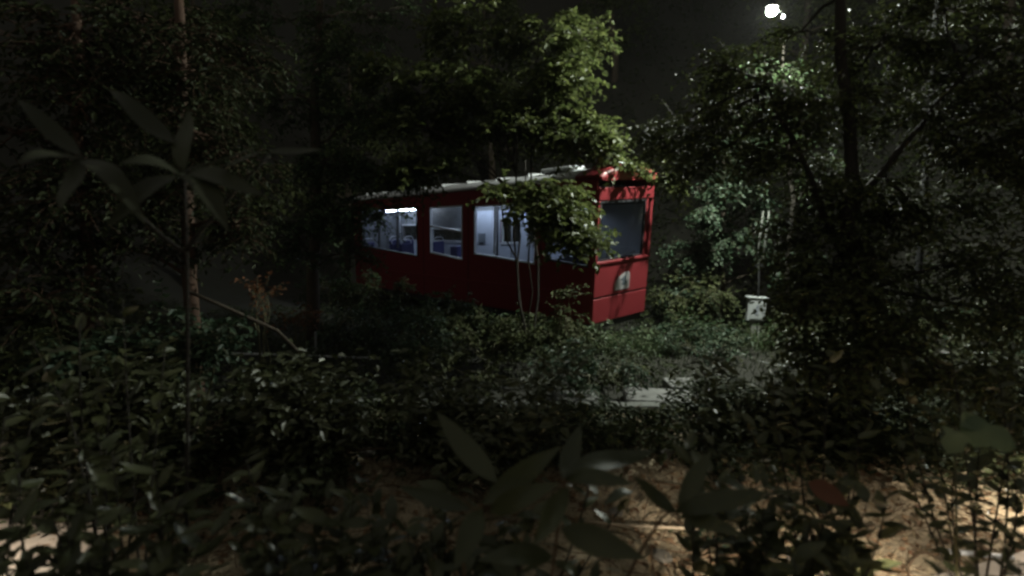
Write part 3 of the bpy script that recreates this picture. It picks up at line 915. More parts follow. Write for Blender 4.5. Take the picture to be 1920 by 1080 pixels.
# large dark tree at the right, close to the camera
t = Plant('broadleaf_tree', gp(4.3, 6.6), 41, 2.8)
tr = t.limb(t.loc + Vector((0, 0, -.2)), at(1560, -120, 6.9), .11, .05, 9, .07, 9)
tr2 = t.limb(tr[3], at(1440, 160, 7.4), .05, .02, 6, .09, 7, .05)
tr3 = t.limb(tr[4], at(1800, 150, 6.4), .05, .02, 6, .09, 7, .05)
for (u, v, d, rad, nt) in ((1330, 250, 8.2, (.75, .7, .4), 75), (1250, 260, 8.6, (.5, .5, .25), 36), (1420, 190, 7.8, (.7, .7, .4), 70), (1480, 290, 7.4, (.7, .6, .4), 65),
                           (1560, 190, 7.2, (.7, .6, .4), 60), (1640, 90, 7, (.8, .7, .5), 60), (1740, 200, 6.8, (.7, .6, .5), 65), (1850, 100, 6.6, (.7, .6, .5), 55),
                           (1860, 290, 6.4, (.6, .5, .4), 60), (1620, 360, 6.8, (.6, .5, .4), 60), (1740, 420, 6.5, (.6, .5, .4), 60), (1530, 440, 6.9, (.5, .5, .4), 55),
                           (1870, 480, 6.2, (.5, .5, .4), 50), (1640, 520, 6.4, (.5, .5, .35), 45), (1290, 330, 8.4, (.4, .4, .16), 22), (1500, 60, 7.6, (.5, .6, .3), 22), (1770, 20, 7, (.9, .8, .4), 45), (1560, 560, 6.2, (.5, .5, .3), 45), (1700, 600, 6, (.5, .5, .3), 45), (1860, 580, 5.8, (.5, .5, .35), 45), (1560, 500, 6.4, (.4, .4, .25), 30), (1620, 690, 5.8, (.5, .5, .3), 45), (1800, 700, 5.6, (.5, .5, .3), 45), (1560, 650, 6.2, (.35, .4, .2), 26), (1900, 200, 6, (.6, .5, .5), 45), (1380, 130, 7.8, (.5, .5, .3), 26)):
    c = at(u, v, d)
    a = min(tr + tr2 + tr3, key=lambda p_: (p_ - c).length)
    mid = t.limb(a, c, .025, .012, 5, .12, 5, .05)[-1]
    t.spray(c, rad, nt, src=mid, length=.5, step=.045, leaf=.085, width=.5, droop=.35, tilt=.5)
t.done('large dark tree spreading across the right of the picture below the lamp', 'tree', M['maplebark'], M['dark'])

# brightly lit small tree behind, right of the car front
t = Plant('small_tree', gp(5.2, 14.0), 51, 2.4)
tr = t.limb(t.loc + Vector((0, 0, -.2)), at(1370, 250, 13.8), .07, .025, 7, .08, 7)
for (u, v, d, rad, nt) in ((1370, 350, 13.4, (.55, .5, .4), 70), (1340, 400, 13.3, (.4, .5, .3), 36), (1410, 400, 13.6, (.5, .5, .4), 40), (1380, 460, 13.6, (.6, .5, .35), 45), (1300, 470, 13.8, (.6, .5, .4), 45),
                           (1390, 280, 13.8, (.5, .5, .4), 40), (1290, 550, 13.6, (.6, .5, .3), 40), (1480, 500, 13.4, (.7, .5, .4), 40)):
    c = at(u, v, d)
    a = min(tr, key=lambda p_: (p_ - c).length)
    mid = t.limb(a, c, .02, .01, 4, .12, 5, .05)[-1]
    t.spray(c, rad, nt, src=mid, length=.45, step=.045, leaf=.11, width=.6, droop=.3, tilt=.6)
t.done('small brightly lit tree to the right of the red front of the cable car', 'tree', M['bark'], M['bluish'])

# slender tree under the lamp
t = Plant('small_tree', gp(6.3, 12.6), 61, 2.4)
tr = t.limb(t.loc + Vector((0, 0, -.2)), at(1470, 70, 12.3), .07, .02, 8, .06, 7)
for (u, v, d, rad, nt) in ((1455, 140, 12.2, (.5, .5, .45), 40), (1490, 190, 12.3, (.5, .5, .35), 36), (1430, 200, 12.2, (.5, .5, .35), 34), (1470, 250, 12.5, (.6, .5, .4), 34), (1540, 330, 12.5, (.7, .5, .4), 34)):
    c = at(u, v, d)
    a = min(tr, key=lambda p_: (p_ - c).length)
    mid = t.limb(a, c, .02, .01, 4, .12, 5, .05)[-1]
    t.spray(c, rad, nt, src=mid, length=.4, step=.05, leaf=.085, width=.5, droop=.3, tilt=.7)
t.done('slender tree with glinting leaves directly under the bright street lamp', 'tree', M['maplebark'], M['fine'])

# two brown trunks at the left
for (u, name_lbl, seed, d, r0, crowns) in (
        (350, 'brown trunked tree at left with pale bark patch above a leaning branch', 71, 7.6, .11,
         ((300, 60, 8, (1., .8, .7), 60), (180, 150, 8, (.9, .8, .6), 55), (420, 120, 8.4, (.8, .7, .6), 45), (330, 230, 8, (.8, .6, .4), 40), (440, 290, 8.2, (.6, .5, .4), 30), (345, 250, 7.2, (.5, .4, .5), 34), (350, 130, 7.2, (.5, .4, .5), 34), (350, 350, 7.2, (.3, .3, .2), 14), (250, 470, 7.3, (.4, .4, .3), 26), (440, 420, 7.6, (.5, .4, .4), 34))),
        (155, 'red brown trunked tree nearest the left edge behind the leafy shrub', 72, 7.0, .09,
         ((60, 80, 7.2, (.9, .8, .7), 55), (30, 250, 7, (.7, .7, .5), 45), (140, 330, 7, (.6, .6, .35), 40), (60, 430, 6.8, (.5, .5, .4), 40), (250, 380, 7.4, (.5, .5, .3), 26), (150, 200, 6.6, (.4, .4, .5), 34), (140, 60, 6.6, (.4, .4, .4), 26), (150, 370, 6.6, (.3, .3, .2), 18), (80, 560, 6.4, (.5, .4, .3), 34)))):
    b0 = at(u + 6, 545, d)
    t = Plant('brown_tree', gp(b0.x, b0.y), seed, 2.6)
    tr = t.limb(t.loc + Vector((0, 0, -.2)), at(u - 20, -60, d + .2), r0, r0 * .5, 9, .05, 10)
    for (cu, cv, cd, rad, nt) in crowns:
        c = at(cu, cv, cd)
        a = min(tr, key=lambda p_: (p_ - c).length)
        mid = t.limb(a, c, .03, .014, 5, .12, 5, .05)[-1]
        t.spray(c, rad, nt, src=mid, length=.55, step=.05, leaf=.11, width=.45, droop=.4, tilt=.5)
    t.done(name_lbl, 'tree', M['redbark'], M['under'])

# hillside trees behind everything: eight dark crowns, each with its own trunk
HT = [(-11, 19, 9, 'dark hillside tree at far left behind the brown trunks'), (-7.5, 25, 11, 'tall dark hillside tree behind the rear end of the cable car'),
      (-1, 29, 12, 'dark hillside tree rising behind the middle of the cable car roof'), (5.5, 31, 10, 'dark hillside tree in the black gap above the red cowl'),
      (12.0, 24, 10, 'dark hillside tree standing behind the street lamp'), (17, 20, 10, 'dark hillside tree at far right behind the large dark tree'),
      (-15, 27, 13, 'tall dark hillside tree farthest to the left'), (14, 31, 13, 'tall dark hillside tree highest on the right slope')]
for i, (x, y, hh, lb) in enumerate(HT):
    t = Plant('hillside_tree', gp(x, y), 100 + i, 1.6)
    tr = t.limb(t.loc + Vector((0, 0, -.3)), t.loc + Vector((t.g.uniform(-.6, .6), t.g.uniform(-.4, .4), hh)), .2, .05, 8, .05, 8)
    for k in range(13):
        a = tr[2 + k % 7]
        an = k * 2.4 + i
        c = a + Vector((math.cos(an), math.sin(an), .3)) * (2.6 - .18 * (2 + k % 7)) * t.g.uniform(.6, 1.1)
        mid = t.limb(a, c, .05, .02, 4, .12, 5, .06)[-1]
        t.spray(c, (1.2, 1.2, .8), 34, src=mid, length=1.0, step=.11, leaf=.24, width=.6, droop=.35, tilt=.6)
    t.done(lb, 'tree', M['bark'], M['dark'], 'trees on the hillside')


# ------------------------------------------------------------------ shrubs
def shrub(name, u, v, d, rad, nt, leaf, mat, label, seed, width=.5, tilt=.7, step=.045, length=.4, stem=M['greenstem'], droop=.3, cat='shrub'):
    c = at(u, v, d)
    t = Plant(name, gp(c.x, c.y), seed, 1.7)
    for k in range(5):
        an = 2 * math.pi * k / 5
        q = c + Vector((math.cos(an) * rad[0] * .5, math.sin(an) * rad[1] * .5, rad[2] * .2))
        pts = t.limb(t.loc + Vector((.04 * math.cos(an), .04 * math.sin(an), -.1)), q, .016, .008, 4, .1, 5)
        cc = q + (q - c) * .3
        t.spray(cc, (rad[0] * .62, rad[1] * .62, rad[2] * .75), max(4, nt // 5), length=length, step=step, leaf=leaf, width=width, droop=droop, tilt=tilt, src=pts[-1], flat=.8)
    return t.done(label, cat, stem, mat, wood='stems')


shrub('orange_shrub', 562, 598, 11.2, (.34, .3, .14), 34, .085, M['orange'], 'orange brown leaved shrub above the low metal railing', 201, length=.3)
shrub('brown_shrub', 490, 560, 9.6, (.22, .25, .30), 22, .09, M['orange'], 'rust coloured twiggy shrub beside the brown trunk at left', 202, length=.3)
shrub('leafy_shrub', 680, 610, 11.2, (0.68, 0.54, 0.68), 78, 0.105, M['bluish'], 'leafy shrub under the rear windows of the cable car', 203)
shrub('leafy_shrub', 775, 640, 11.0, (0.68, 0.54, 0.68), 78, 0.105, M['bluish'], 'leafy shrub below the second window of the cable car', 204)
shrub('leafy_shrub', 915, 660, 10.6, (0.77, 0.56, 0.59), 78, 0.11, M['dark'], 'dark leafy shrub below the wide third window of the cable car', 205)
shrub('upright_shrub', 1058, 610, 11.0, (0.22, 0.28, 0.83), 59, 0.1, M['dark'], 'narrow upright shrub hiding the near corner of the cable car', 206)
shrub('pale_shrub', 1150, 645, 11.6, (0.63, 0.46, 0.37), 97, 0.1, M['pale'], 'pale shrub catching the lamp light just below the red front', 207)
shrub('leafy_shrub', 1295, 560, 13.2, (0.90, 0.72, 0.72), 104, 0.11, M['dark'], 'dark rounded shrub close to the right side of the cable car front', 208)
shrub('leafy_shrub', 1320, 655, 10.8, (0.65, 0.52, 0.42), 65, 0.105, M['bluish'], 'low glinting shrub between the red front and the utility box', 209)
shrub('leafy_shrub', 1090, 705, 8.3, (0.65, 0.45, 0.39), 65, 0.105, M['bluish'], 'low shrub with bright tips above the concrete slabs', 210)
shrub('leafy_shrub', 860, 715, 8.2, (0.65, 0.45, 0.33), 46, 0.11, M['dark'], 'low dark shrub growing along the middle of the kerb', 211)
shrub('leafy_shrub', 1540, 610, 9.2, (.7, .5, .45), 70, .11, M['dark'], 'dark shrub right of the utility box below the large tree', 212)
shrub('leafy_shrub', 1720, 640, 8.4, (.7, .5, .5), 70, .11, M['dark'], 'dark shrub at right edge with glinting leaves around it', 213)
shrub('leafy_shrub', 1850, 620, 8.0, (.5, .5, .4), 50, .1, M['bluish'], 'shrub with white glints at the far right edge under the large tree', 214)
shrub('leafy_shrub', 1440, 790, 6.8, (.6, .4, .3), 50, .1, M['bluish'], 'low shrub with white speckled highlights right of the concrete slabs', 215)
shrub('leafy_shrub', 640, 790, 6.7, (.8, .4, .2), 50, .1, M['dark'], 'low dark shrub spreading in front of the kerb at left', 216)
shrub('leafy_shrub', 360, 650, 7.0, (.7, .5, .45), 90, .12, M['bluish'], 'leafy shrub below the brown trunk with leaning branch', 217)
shrub('leafy_shrub', 180, 700, 6.6, (.7, .5, .5), 85, .13, M['bluish'], 'blue green shrub under the red brown trunk near the left edge', 218)
shrub('leafy_shrub', 40, 640, 6.4, (.5, .5, .6), 60, .12, M['dark'], 'dark shrub cut by the left edge of the picture', 219)
shrub('leafy_shrub', 1350, 1020, 5.0, (.34, .3, .24), 44, .075, M['bluish'], 'small shrub growing on the lit tan soil near the bottom', 220)
shrub('leafy_shrub', 740, 950, 5.6, (.6, .4, .25), 55, .085, M['dark'], 'low weedy shrub on the tan soil behind the large pointed leaves', 221)
shrub('leafy_shrub', 470, 860, 6.4, (.7, .4, .3), 60, .1, M['dark'], 'dark shrub on the bank left of the tan soil', 222)


# ------------------------------------------------------------------ grass and litter (nobody could count these)
def blades(name, n, region, hmin, hmax, wdt, mat, seed, lean=.5):
    g = np.random.default_rng(seed)
    xs, ys = region(g, n)
    z = height(xs, ys)
    k = len(xs)
    P = np.stack([xs, ys, z - .01], 1)
    D = unit(np.stack([g.normal(0, lean, k), g.normal(0, lean, k), np.ones(k)], 1))
    S = unit(np.stack([g.normal(0, 1, k), g.normal(0, 1, k), np.zeros(k)], 1))
    hh = g.uniform(hmin, hmax, k)[:, None]
    bend = unit(np.stack([g.normal(0, 1, k), g.normal(0, 1, k), -np.full(k, .4)], 1)) * hh * g.uniform(.1, .5, k)[:, None]
    V = np.empty((k, 6, 3))
    V[:, 0] = P - S * wdt; V[:, 1] = P + S * wdt
    V[:, 2] = P + D * hh * .55 + bend * .25 + S * wdt * .8; V[:, 3] = P + D * hh * .55 + bend * .25 - S * wdt * .8
    V[:, 4] = P + D * hh + bend + S * wdt * .12; V[:, 5] = P + D * hh + bend - S * wdt * .12
    b = np.arange(k)[:, None] * 6
    F = np.concatenate([b + np.array([[0, 1, 2, 3]]), b + np.array([[3, 2, 4, 5]])], 1).reshape(-1, 4)
    o = link(name, mesh_np(name, V, F, mat, False))
    return o


def reg(x0, x1, y0, y1):
    return lambda g, n: (g.uniform(x0, x1, n), g.uniform(y0, y1, n))


def around(pts, s):
    def f(g, n):
        i = g.integers(0, len(pts), n)
        a = np.array(pts)[i] + g.normal(0, s, (n, 2))
        return a[:, 0], a[:, 1]
    return f


tag(blades('grass', 15000, reg(-8, 10, 7.9, 15.5), .06, .26, .007, M['under'], 5), 'dark grass growing along the railway track', 'grass', kind='stuff')
for k_, (u_, v_, d_, r_, m_, lb_) in enumerate((
        (1230, 640, 11.7, .42, 'bluish', 'small bushy shrub right below the right corner of the red front'), (1180, 668, 11.0, .42, 'fine', 'small dark shrub in front of the pale shrub below the red front'),
        (1290, 625, 12.2, .45, 'fine', 'rounded shrub two steps left of the utility box'), (1360, 640, 12.0, .4, 'bluish', 'glinting shrub just left of the utility box'),
        (1475, 640, 11.6, .45, 'fine', 'dark shrub just right of the utility box'),
        (560, 815, 6.5, .62, 'dark', 'low shrub at left end of the bank below the kerb'), (760, 822, 6.4, .6, 'under', 'low shrub on the bank below the kerb, left of the pointed leaf tip'),
        (905, 822, 6.4, .6, 'dark', 'low shrub on the bank right behind the upright pointed leaf'), (1030, 828, 6.3, .55, 'under', 'low shrub on the bank below the leafy concrete slab'),
        (1150, 828, 6.3, .55, 'dark', 'low shrub on the bank below the large concrete slab'), (1275, 830, 6.3, .55, 'dark', 'low shrub on the bank at the right end of the concrete slabs'))):
    shrub('low_shrub', u_, v_, d_, (r_, r_ * .7, r_ * (.75 if k_ < 5 else .42)), 60 if k_ < 5 else 34, .1 if k_ < 5 else .11, M[m_], lb_, 260 + k_)
for k_, (u_, v_, d_, lb_) in enumerate(((640, 545, 14.2, 'tall shrub against the dark rear end of the cable car'), (720, 565, 13.6, 'tall shrub under the first lit window of the cable car'),
                                        (800, 590, 13.0, 'tall shrub before the red side below the barred window'), (875, 610, 12.4, 'tall shrub before the red side below the wide window'),
                                        (950, 628, 12.0, 'tall shrub touching the red side left of the maple stems'), (1030, 640, 11.7, 'tall shrub touching the red side right of the maple stems'))):
    shrub('trackside_shrub', u_, v_, d_, (.85, .5, .5), 85, .105, M['dark'] if k_ % 2 else M['fine'], lb_, 240 + k_)
shrub('leafy_shrub', 985, 640, 11.2, (.5, .4, .6), 80, .105, M['dark'], 'dark bushy shrub at the foot of the thin stemmed maple', 223)
shrub('leafy_shrub', 560, 705, 8.6, (.9, .35, .28), 60, .1, M['under'], 'low black shrub between the metal railing and the kerb', 224)
shrub('leafy_shrub', 1150, 700, 8.9, (.45, .35, .25), 40, .1, M['dark'], 'low dark shrub just behind the pale concrete slabs', 225)


tag(blades('bright_grass', 1000, around([(5.4, 11.9), (5.9, 12.0), (5.0, 11.6), (6.2, 12.3), (2.6, 11.2), (3.1, 11.3), (2.1, 11.3)], .28), .2, .55, .009, M['grass'], 6), 'long glinting grass around the utility box and below the red front', 'grass', kind='stuff')
tag(blades('dry_grass', 6000, reg(-3.5, 4.5, 4.2, 6.9), .03, .14, .005, M['straw'], 8, .9), 'dry grass stubble on the tan soil bank', 'grass', kind='stuff')


def carpet(name, n, region, leaf, lift, mat, seed, label, tilt=.6, keep=None):
    """low creeping leaves over the ground, in uneven drifts"""
    g = np.random.default_rng(seed)
    x, y = region(g, n)
    f = np.sin(1.7 * x + 2.3 * np.sin(.9 * y)) * np.sin(1.9 * y + 1.3 * np.sin(1.4 * x + 1)) + .5 * np.sin(4.3 * x + 3.1 * y)
    k = g.uniform(-1.3, .9, n) < f
    if keep is not None: k &= keep(x, y)
    x, y, f = x[k], y[k], f[k]
    n = len(x)
    z = height(x, y) + lift * (.25 + .75 * np.clip(f + .8, 0, 1.6) / 1.6) * g.uniform(0, 1, n) ** .6
    an = g.uniform(0, 6.283, n)
    D = np.stack([np.cos(an), np.sin(an), g.normal(.1, .35, n)], 1)
    N = unit(np.stack([g.normal(0, tilt, n), g.normal(0, tilt, n) - .15, np.ones(n)], 1))
    L = leaf * g.uniform(.55, 1.2, n)
    l = Leaves(); l.put(np.stack([x, y, z], 1), D, N, L, L * g.uniform(.4, .65, n))
    tag(link(name, l.mesh(name, mat)), label, 'undergrowth', kind='stuff')


beyond = lambda x, y: ((x - CAR_T.x) * TLEFT.x + (y - CAR_T.y) * TLEFT.y) > 1.6
before = lambda x, y: ((x - CAR_T.x) * TLEFT.x + (y - CAR_T.y) * TLEFT.y) < -1.3
carpet('hillside_undergrowth', 90000, reg(-26, 24, 12, 34), .2, .7, M['under'], 301, 'dark undergrowth covering the hillside behind the track', keep=beyond)
carpet('trackside_undergrowth', 50000, reg(-12, 9, 8.5, 17), .085, .38, M['under'], 302, 'low dark leafy undergrowth in front of the track', keep=before)
carpet('bank_undergrowth', 30000, reg(-8, 9, 6.0, 7.3), .085, .2, M['under'], 303, 'dark creeping undergrowth along the kerb and top of the bank')
carpet('slope_undergrowth', 16000, reg(1.9, 8, 5.4, 7.4), .09, .6, M['under'], 304, 'dark undergrowth on the right of the tan bank')
carpet('slope_undergrowth', 16000, reg(-9, -1.7, 4.8, 7.4), .09, .6, M['under'], 305, 'dark undergrowth on the left of the tan bank')


def litter():
    g = np.random.default_rng(9)
    n = 5600
    x = g.uniform(-5.5, 5.5, n); y = g.uniform(3.2, 7.4, n)
    P = np.stack([x, y, height(x, y) + .015], 1)
    an = g.uniform(0, 6.28, n)
    D = np.stack([np.cos(an), np.sin(an), g.normal(0, .15, n)], 1)
    N = unit(np.stack([g.normal(0, .35, n), g.normal(0, .35, n), np.ones(n)], 1))
    l = Leaves(); L = g.uniform(.03, .12, n) ; l.put(P, D, N, L, L * g.uniform(.3, .6, n))
    tag(link('leaf_litter', l.mesh('leaf_litter', M['dead'])), 'dry fallen leaves scattered over the tan soil and the path', 'leaf litter', kind='stuff')


litter()


def dead_twigs():
    g = np.random.default_rng(19)
    b = MB()
    for k in range(520):
        x, y = g.uniform(-3.5, 4.6), g.uniform(3.9, 7.4)
        an = g.uniform(0, 6.28); L = g.uniform(.12, .5)
        p0 = Vector((x, y, H(x, y) + .015)); x1, y1 = x + L * math.cos(an), y + L * math.sin(an)
        p1 = Vector((x1, y1, H(x1, y1) + g.uniform(.01, .09)))
        m_ = p0.lerp(p1, .5) + Vector((g.normal(0, .03), g.normal(0, .03), .02))
        b.tube([p0, m_, p1], [.006, .005, .003], 4, False)
    tag(b.build('dead_twigs', M['twig'], None, True), 'small dead twigs strewn over the tan soil', 'twigs', kind='stuff')


dead_twigs()


# ------------------------------------------------------------------ canes, pipe, fallen twigs on the lit soil
def stick(name, pts, r, mat, label, cat):
    o0 = Vector(pts[0])
    o = MB().tube([Vector(p_) - o0 for p_ in pts], r, 7).build(name, mat, None, True)
    o.location = o0
    tag(o, label, cat)


def ground_at(u, v, dz=0.03):
    """where the sight line through (u, v) meets the ground"""
    d = 2.0
    while d < 60:
        p_ = at(u, v, d)
        if p_.z <= H(p_.x, p_.y) + dz:
            return Vector((p_.x, p_.y, H(p_.x, p_.y) + dz))
        d += .01
    return at(u, v, 10)


stick('cane', [ground_at(1092, 978, .05), ground_at(1180, 986, .06), ground_at(1390, 996, .05)], .012, M['cane'], 'thin pale cane lying across the lit tan soil', 'cane')
stick('white_pipe', [ground_at(1770, 1034, .05), ground_at(1900, 1046, .05)], .022, M['white'], 'bright white pipe lying on the path at bottom right', 'pipe')
tw = [((1230, 905), (1310, 918), (1400, 905), 'dark twig lying on the soil above the pale cane'), ((1285, 1065), (1360, 1045), (1425, 1030), 'thin dark twig on the soil below the small shrub'),
      ((1480, 1060), (1560, 1010), (1640, 985), 'dark twig between the soil and the bright path at right'), ((850, 840), (960, 842), (1050, 850), 'long pale twig lying along the top of the soil bank'),
      ((660, 845), (760, 838), (830, 822), 'crooked twig at the left end of the soil bank')]
for a, b_, c_, lb in tw:
    stick('fallen_twig', [ground_at(*a, .04), ground_at(*b_, .07), ground_at(*c_, .04)], .011, M['twig'], lb, 'twig')


# stones on the bank
def rock_mesh(seed):
    g = np.random.default_rng(seed)
    bm = bmesh.new(); bmesh.ops.create_icosphere(bm, subdivisions=2, radius=1)
    for v_ in bm.verts:
        v_.co = v_.co * (1 + .22 * math.sin(3 * v_.co.x + seed) * math.cos(2.3 * v_.co.y + seed) + g.normal(0, .05))
        v_.co.z *= .6
    me = bpy.data.meshes.new('stone'); bm.to_mesh(me); bm.free(); me.materials.append(M['stone']); return me


RM = [rock_mesh(s) for s in (1, 2, 3)]
for k, (u, v, s, lb) in enumerate(((1000, 868, .10, 'rounded stone on the tan bank behind the large pointed leaves'), (1065, 872, .08, 'small pale stone at the top of the tan bank'),
                                   (690, 850, .09, 'grey stone at the left end of the tan bank'), (1250, 850, .11, 'grey stone below the concrete slabs'), (1155, 960, .07, 'small stone beside the pale cane'), (1240, 1045, .08, 'stone on the tan soil near the bottom edge'))):
    q = ground_at(u, v, .01)
    o = link('stone', RM[k % 3]); o.location = q; o.scale = (s * 1.2, s, s); o.rotation_euler = (0, 0, k * 1.7)
    tag(o, lb, 'stone')


# ------------------------------------------------------------------ foreground plants: every leaf an object of its own
def big_leaf_mesh(name, L, Wd, mat, curl=.25, fold=.18, lobes=0, seed=0):
    g = np.random.default_rng(seed)
    n = 8
    V = []; F = []
    for i in range(n + 1):
        t_ = i / n
        wv = math.sin(math.pi * min(1, t_ ** .8)) ** .85 * Wd / 2
        if i == 0: wv = .004
        if i == n: wv = .001
        if lobes: wv *= 1 + .28 * math.sin(t_ * math.pi * lobes)
        zc = -curl * L * t_ ** 2 + .05 * L * math.sin(t_ * 5 + seed)
        for s_ in (-1, -.5, 0, .5, 1):
            V.append((s_ * wv, t_ * L, zc + fold * abs(s_) * wv + .012 * Wd * math.sin(9 * t_ + 3 * s_ + seed)))
    for i in range(n):
        for k in range(4):
            F.append((i * 5 + k, i * 5 + k + 1, (i + 1) * 5 + k + 1, (i + 1) * 5 + k))
    return mesh_np(name, V, F, mat)


LEAF = {}
for key, L, Wd, mat in (('long', .34, .11, 'front'), ('mid', .17, .075, 'front'), ('oval', .12, .062, 'front'), ('small', .085, .04, 'front')):
    LEAF[key] = [big_leaf_mesh('leaf', L * s_, Wd * s_, M[mat], c_, f_, 0, k) for k, (s_, c_, f_) in enumerate(((1, .2, .25), (.85, .45, .15), (1.1, .05, .3), (.95, .6, .2), (.75, -.1, .3)))]


def put_leaf(parent, me, pos, d, nrm, name='leaf', scale=1.0):
    d = Vector(d).normalized(); nrm = Vector(nrm)
    s_ = d.cross(nrm)
    if s_.length < 1e-4: s_ = d.cross(Vector((1, 0, 0)))
    s_.normalize(); n2 = s_.cross(d)
    o = link(name, me, parent)
    mt = Matrix((s_, d, n2)).transposed().to_4x4()
    mt.translation = Vector(pos) - parent.location
    o.matrix_local = mt @ Matrix.Scale(scale, 4)
    return o


FILL = {'long': .2, 'mid': .14, 'oval': .1, 'small': .075}


def leafy_plant(name, base_uvd, stems, key, label, seed, per=16, cat='plant', spread=.9, dead=0, stem_r=.007, start=.25, up=.4, fill=14):
    """stems: list of (u, v, d) tips; leaves sit alternately along the upper stem"""
    g = np.random.default_rng(seed)
    b0 = at(*base_uvd)
    r = empty(name, gp(b0.x, b0.y))
    tag(r, label, cat)
    wood = MB()
    n = 0
    for (u, v, d) in stems:
        tip = at(u, v, d)
        a = r.location + Vector((g.uniform(-.08, .08), g.uniform(-.08, .08), -.05))
        ctrl = a.lerp(tip, .5) + Vector((g.normal(0, .12), g.normal(0, .1), .15))
        pts = [a * (1 - s_) ** 2 + ctrl * 2 * s_ * (1 - s_) + tip * s_ ** 2 for s_ in np.linspace(0, 1, 9)]
        wood.tube([p_ - r.location for p_ in pts], [stem_r * (1.5 - s_) for s_ in np.linspace(0, 1, 9)], 5)
        for k in range(per):
            s_ = start + (1 - start) * (k + g.uniform(0, .8)) / per
            s_ = min(1, s_)
            p_ = a * (1 - s_) ** 2 + ctrl * 2 * s_ * (1 - s_) + tip * s_ ** 2
            an = k * 2.39996 + g.uniform(-.4, .4)
            axis = (tip - a).normalized()
            d_ = Vector((math.cos(an) * spread, math.sin(an) * spread, up + g.normal(0, .3))) + axis * .2
            me = LEAF[key][int(g.integers(0, 5))]
            o = put_leaf(r, me, p_, d_, Vector((g.normal(0, .3), g.normal(0, .3) - .1, 1)), scale=float(g.uniform(.75, 1.2)))
            n += 1
    wood.build('stems', M['maplebark'], r, True)
    lv = Leaves()
    for (u, v, d) in stems:
        tip = np.array(at(u, v, d)); b_ = np.array(r.location)
        for q in range(fill):
            t_ = g.uniform(.45, 1.0)
            c = b_ + (tip - b_) * t_ + g.normal(0, 1, 3) * np.array([.17, .2, .12])
            k = 9
            P = c + g.normal(0, 1, (k, 3)) * .07
            an = g.uniform(0, 6.283, k)
            L = FILL[key] * g.uniform(.6, 1.15, k)
            lv.put(P, np.stack([np.cos(an), np.sin(an), g.normal(0, .4, k)], 1), unit(np.stack([g.normal(0, .5, k), g.normal(-.2, .5, k), np.ones(k)], 1)), L, L * .5)
    o = link('crown', lv.mesh('crown', M['front']), r)
    return r


# big pointed leaves in the lower middle, placed like the photograph shows them
def pointed_plant():
    b0 = at(990, 1150, 2.5)
    r = empty('pointed_leaf_plant', gp(b0.x, b0.y))
    tag(r, 'plant with large dark pointed leaves in front of the tan soil at bottom centre', 'plant')
    wood = MB()
    nodes = [((800, 985, 2.6), (905, 945, 2.55)), ((1030, 1085, 2.45), (1060, 895, 2.5)), ((1240, 900, 2.7), (1270, 960, 2.7))]
    nd = [at(*b_) for _, b_ in nodes]
    for (a_, b_) in nodes:
        tip = at(*b_); a = r.location + Vector((0, 0, -.05)); m_ = at(*a_)
        pts = [a * (1 - s_) ** 2 + m_ * 2 * s_ * (1 - s_) + tip * s_ ** 2 for s_ in np.linspace(0, 1, 9)]
        wood.tube([p_ - r.location for p_ in pts], [.011 - .005 * s_ for s_ in np.linspace(0, 1, 9)], 6)
    specs = [((930, 905, 2.55), (812, 778, 2.7), .10), ((905, 945, 2.55), (1055, 850, 2.45), .10), ((880, 955, 2.55), (740, 925, 2.6), .07), ((915, 960, 2.5), (1045, 920, 2.35), .09),
             ((1062, 900, 2.5), (1180, 905, 2.3), .075), ((1060, 895, 2.5), (1240, 835, 2.7), .10), ((1055, 900, 2.5), (1090, 800, 2.75), .08), ((1065, 915, 2.5), (1010, 1030, 2.2), .09),
             ((1050, 990, 2.45), (1200, 1060, 2.25), .11), ((1040, 1040, 2.4), (900, 1060, 2.2), .09), ((900, 955, 2.55), (860, 1065, 2.35), .1), ((1270, 960, 2.7), (1440, 930, 2.5), .09),
             ((1270, 955, 2.7), (1340, 850, 2.9), .09), ((1265, 960, 2.7), (1190, 900, 2.6), .07), ((1275, 965, 2.7), (1390, 1010, 2.4), .07)]
    for k, (a_, b_, wd) in enumerate(specs):
        p0, p1 = at(*a_), at(*b_)
        L = (p1 - p0).length
        me = big_leaf_mesh('leaf', L, wd * 1.15, M['front'], (.08, .15, .2)[k % 3], .22, 0, 40 + k)
        view = Vector((0, -.75, .65))
        n_ = view + Vector((math.sin(k * 2.1) * .35, 0, math.cos(k * 1.3) * .25))
        put_leaf(r, me, p0, (p1 - p0) + Vector((0, 0, .1 * L)), n_)
    wood.build('stems', M['twig'], r, True)


pointed_plant()


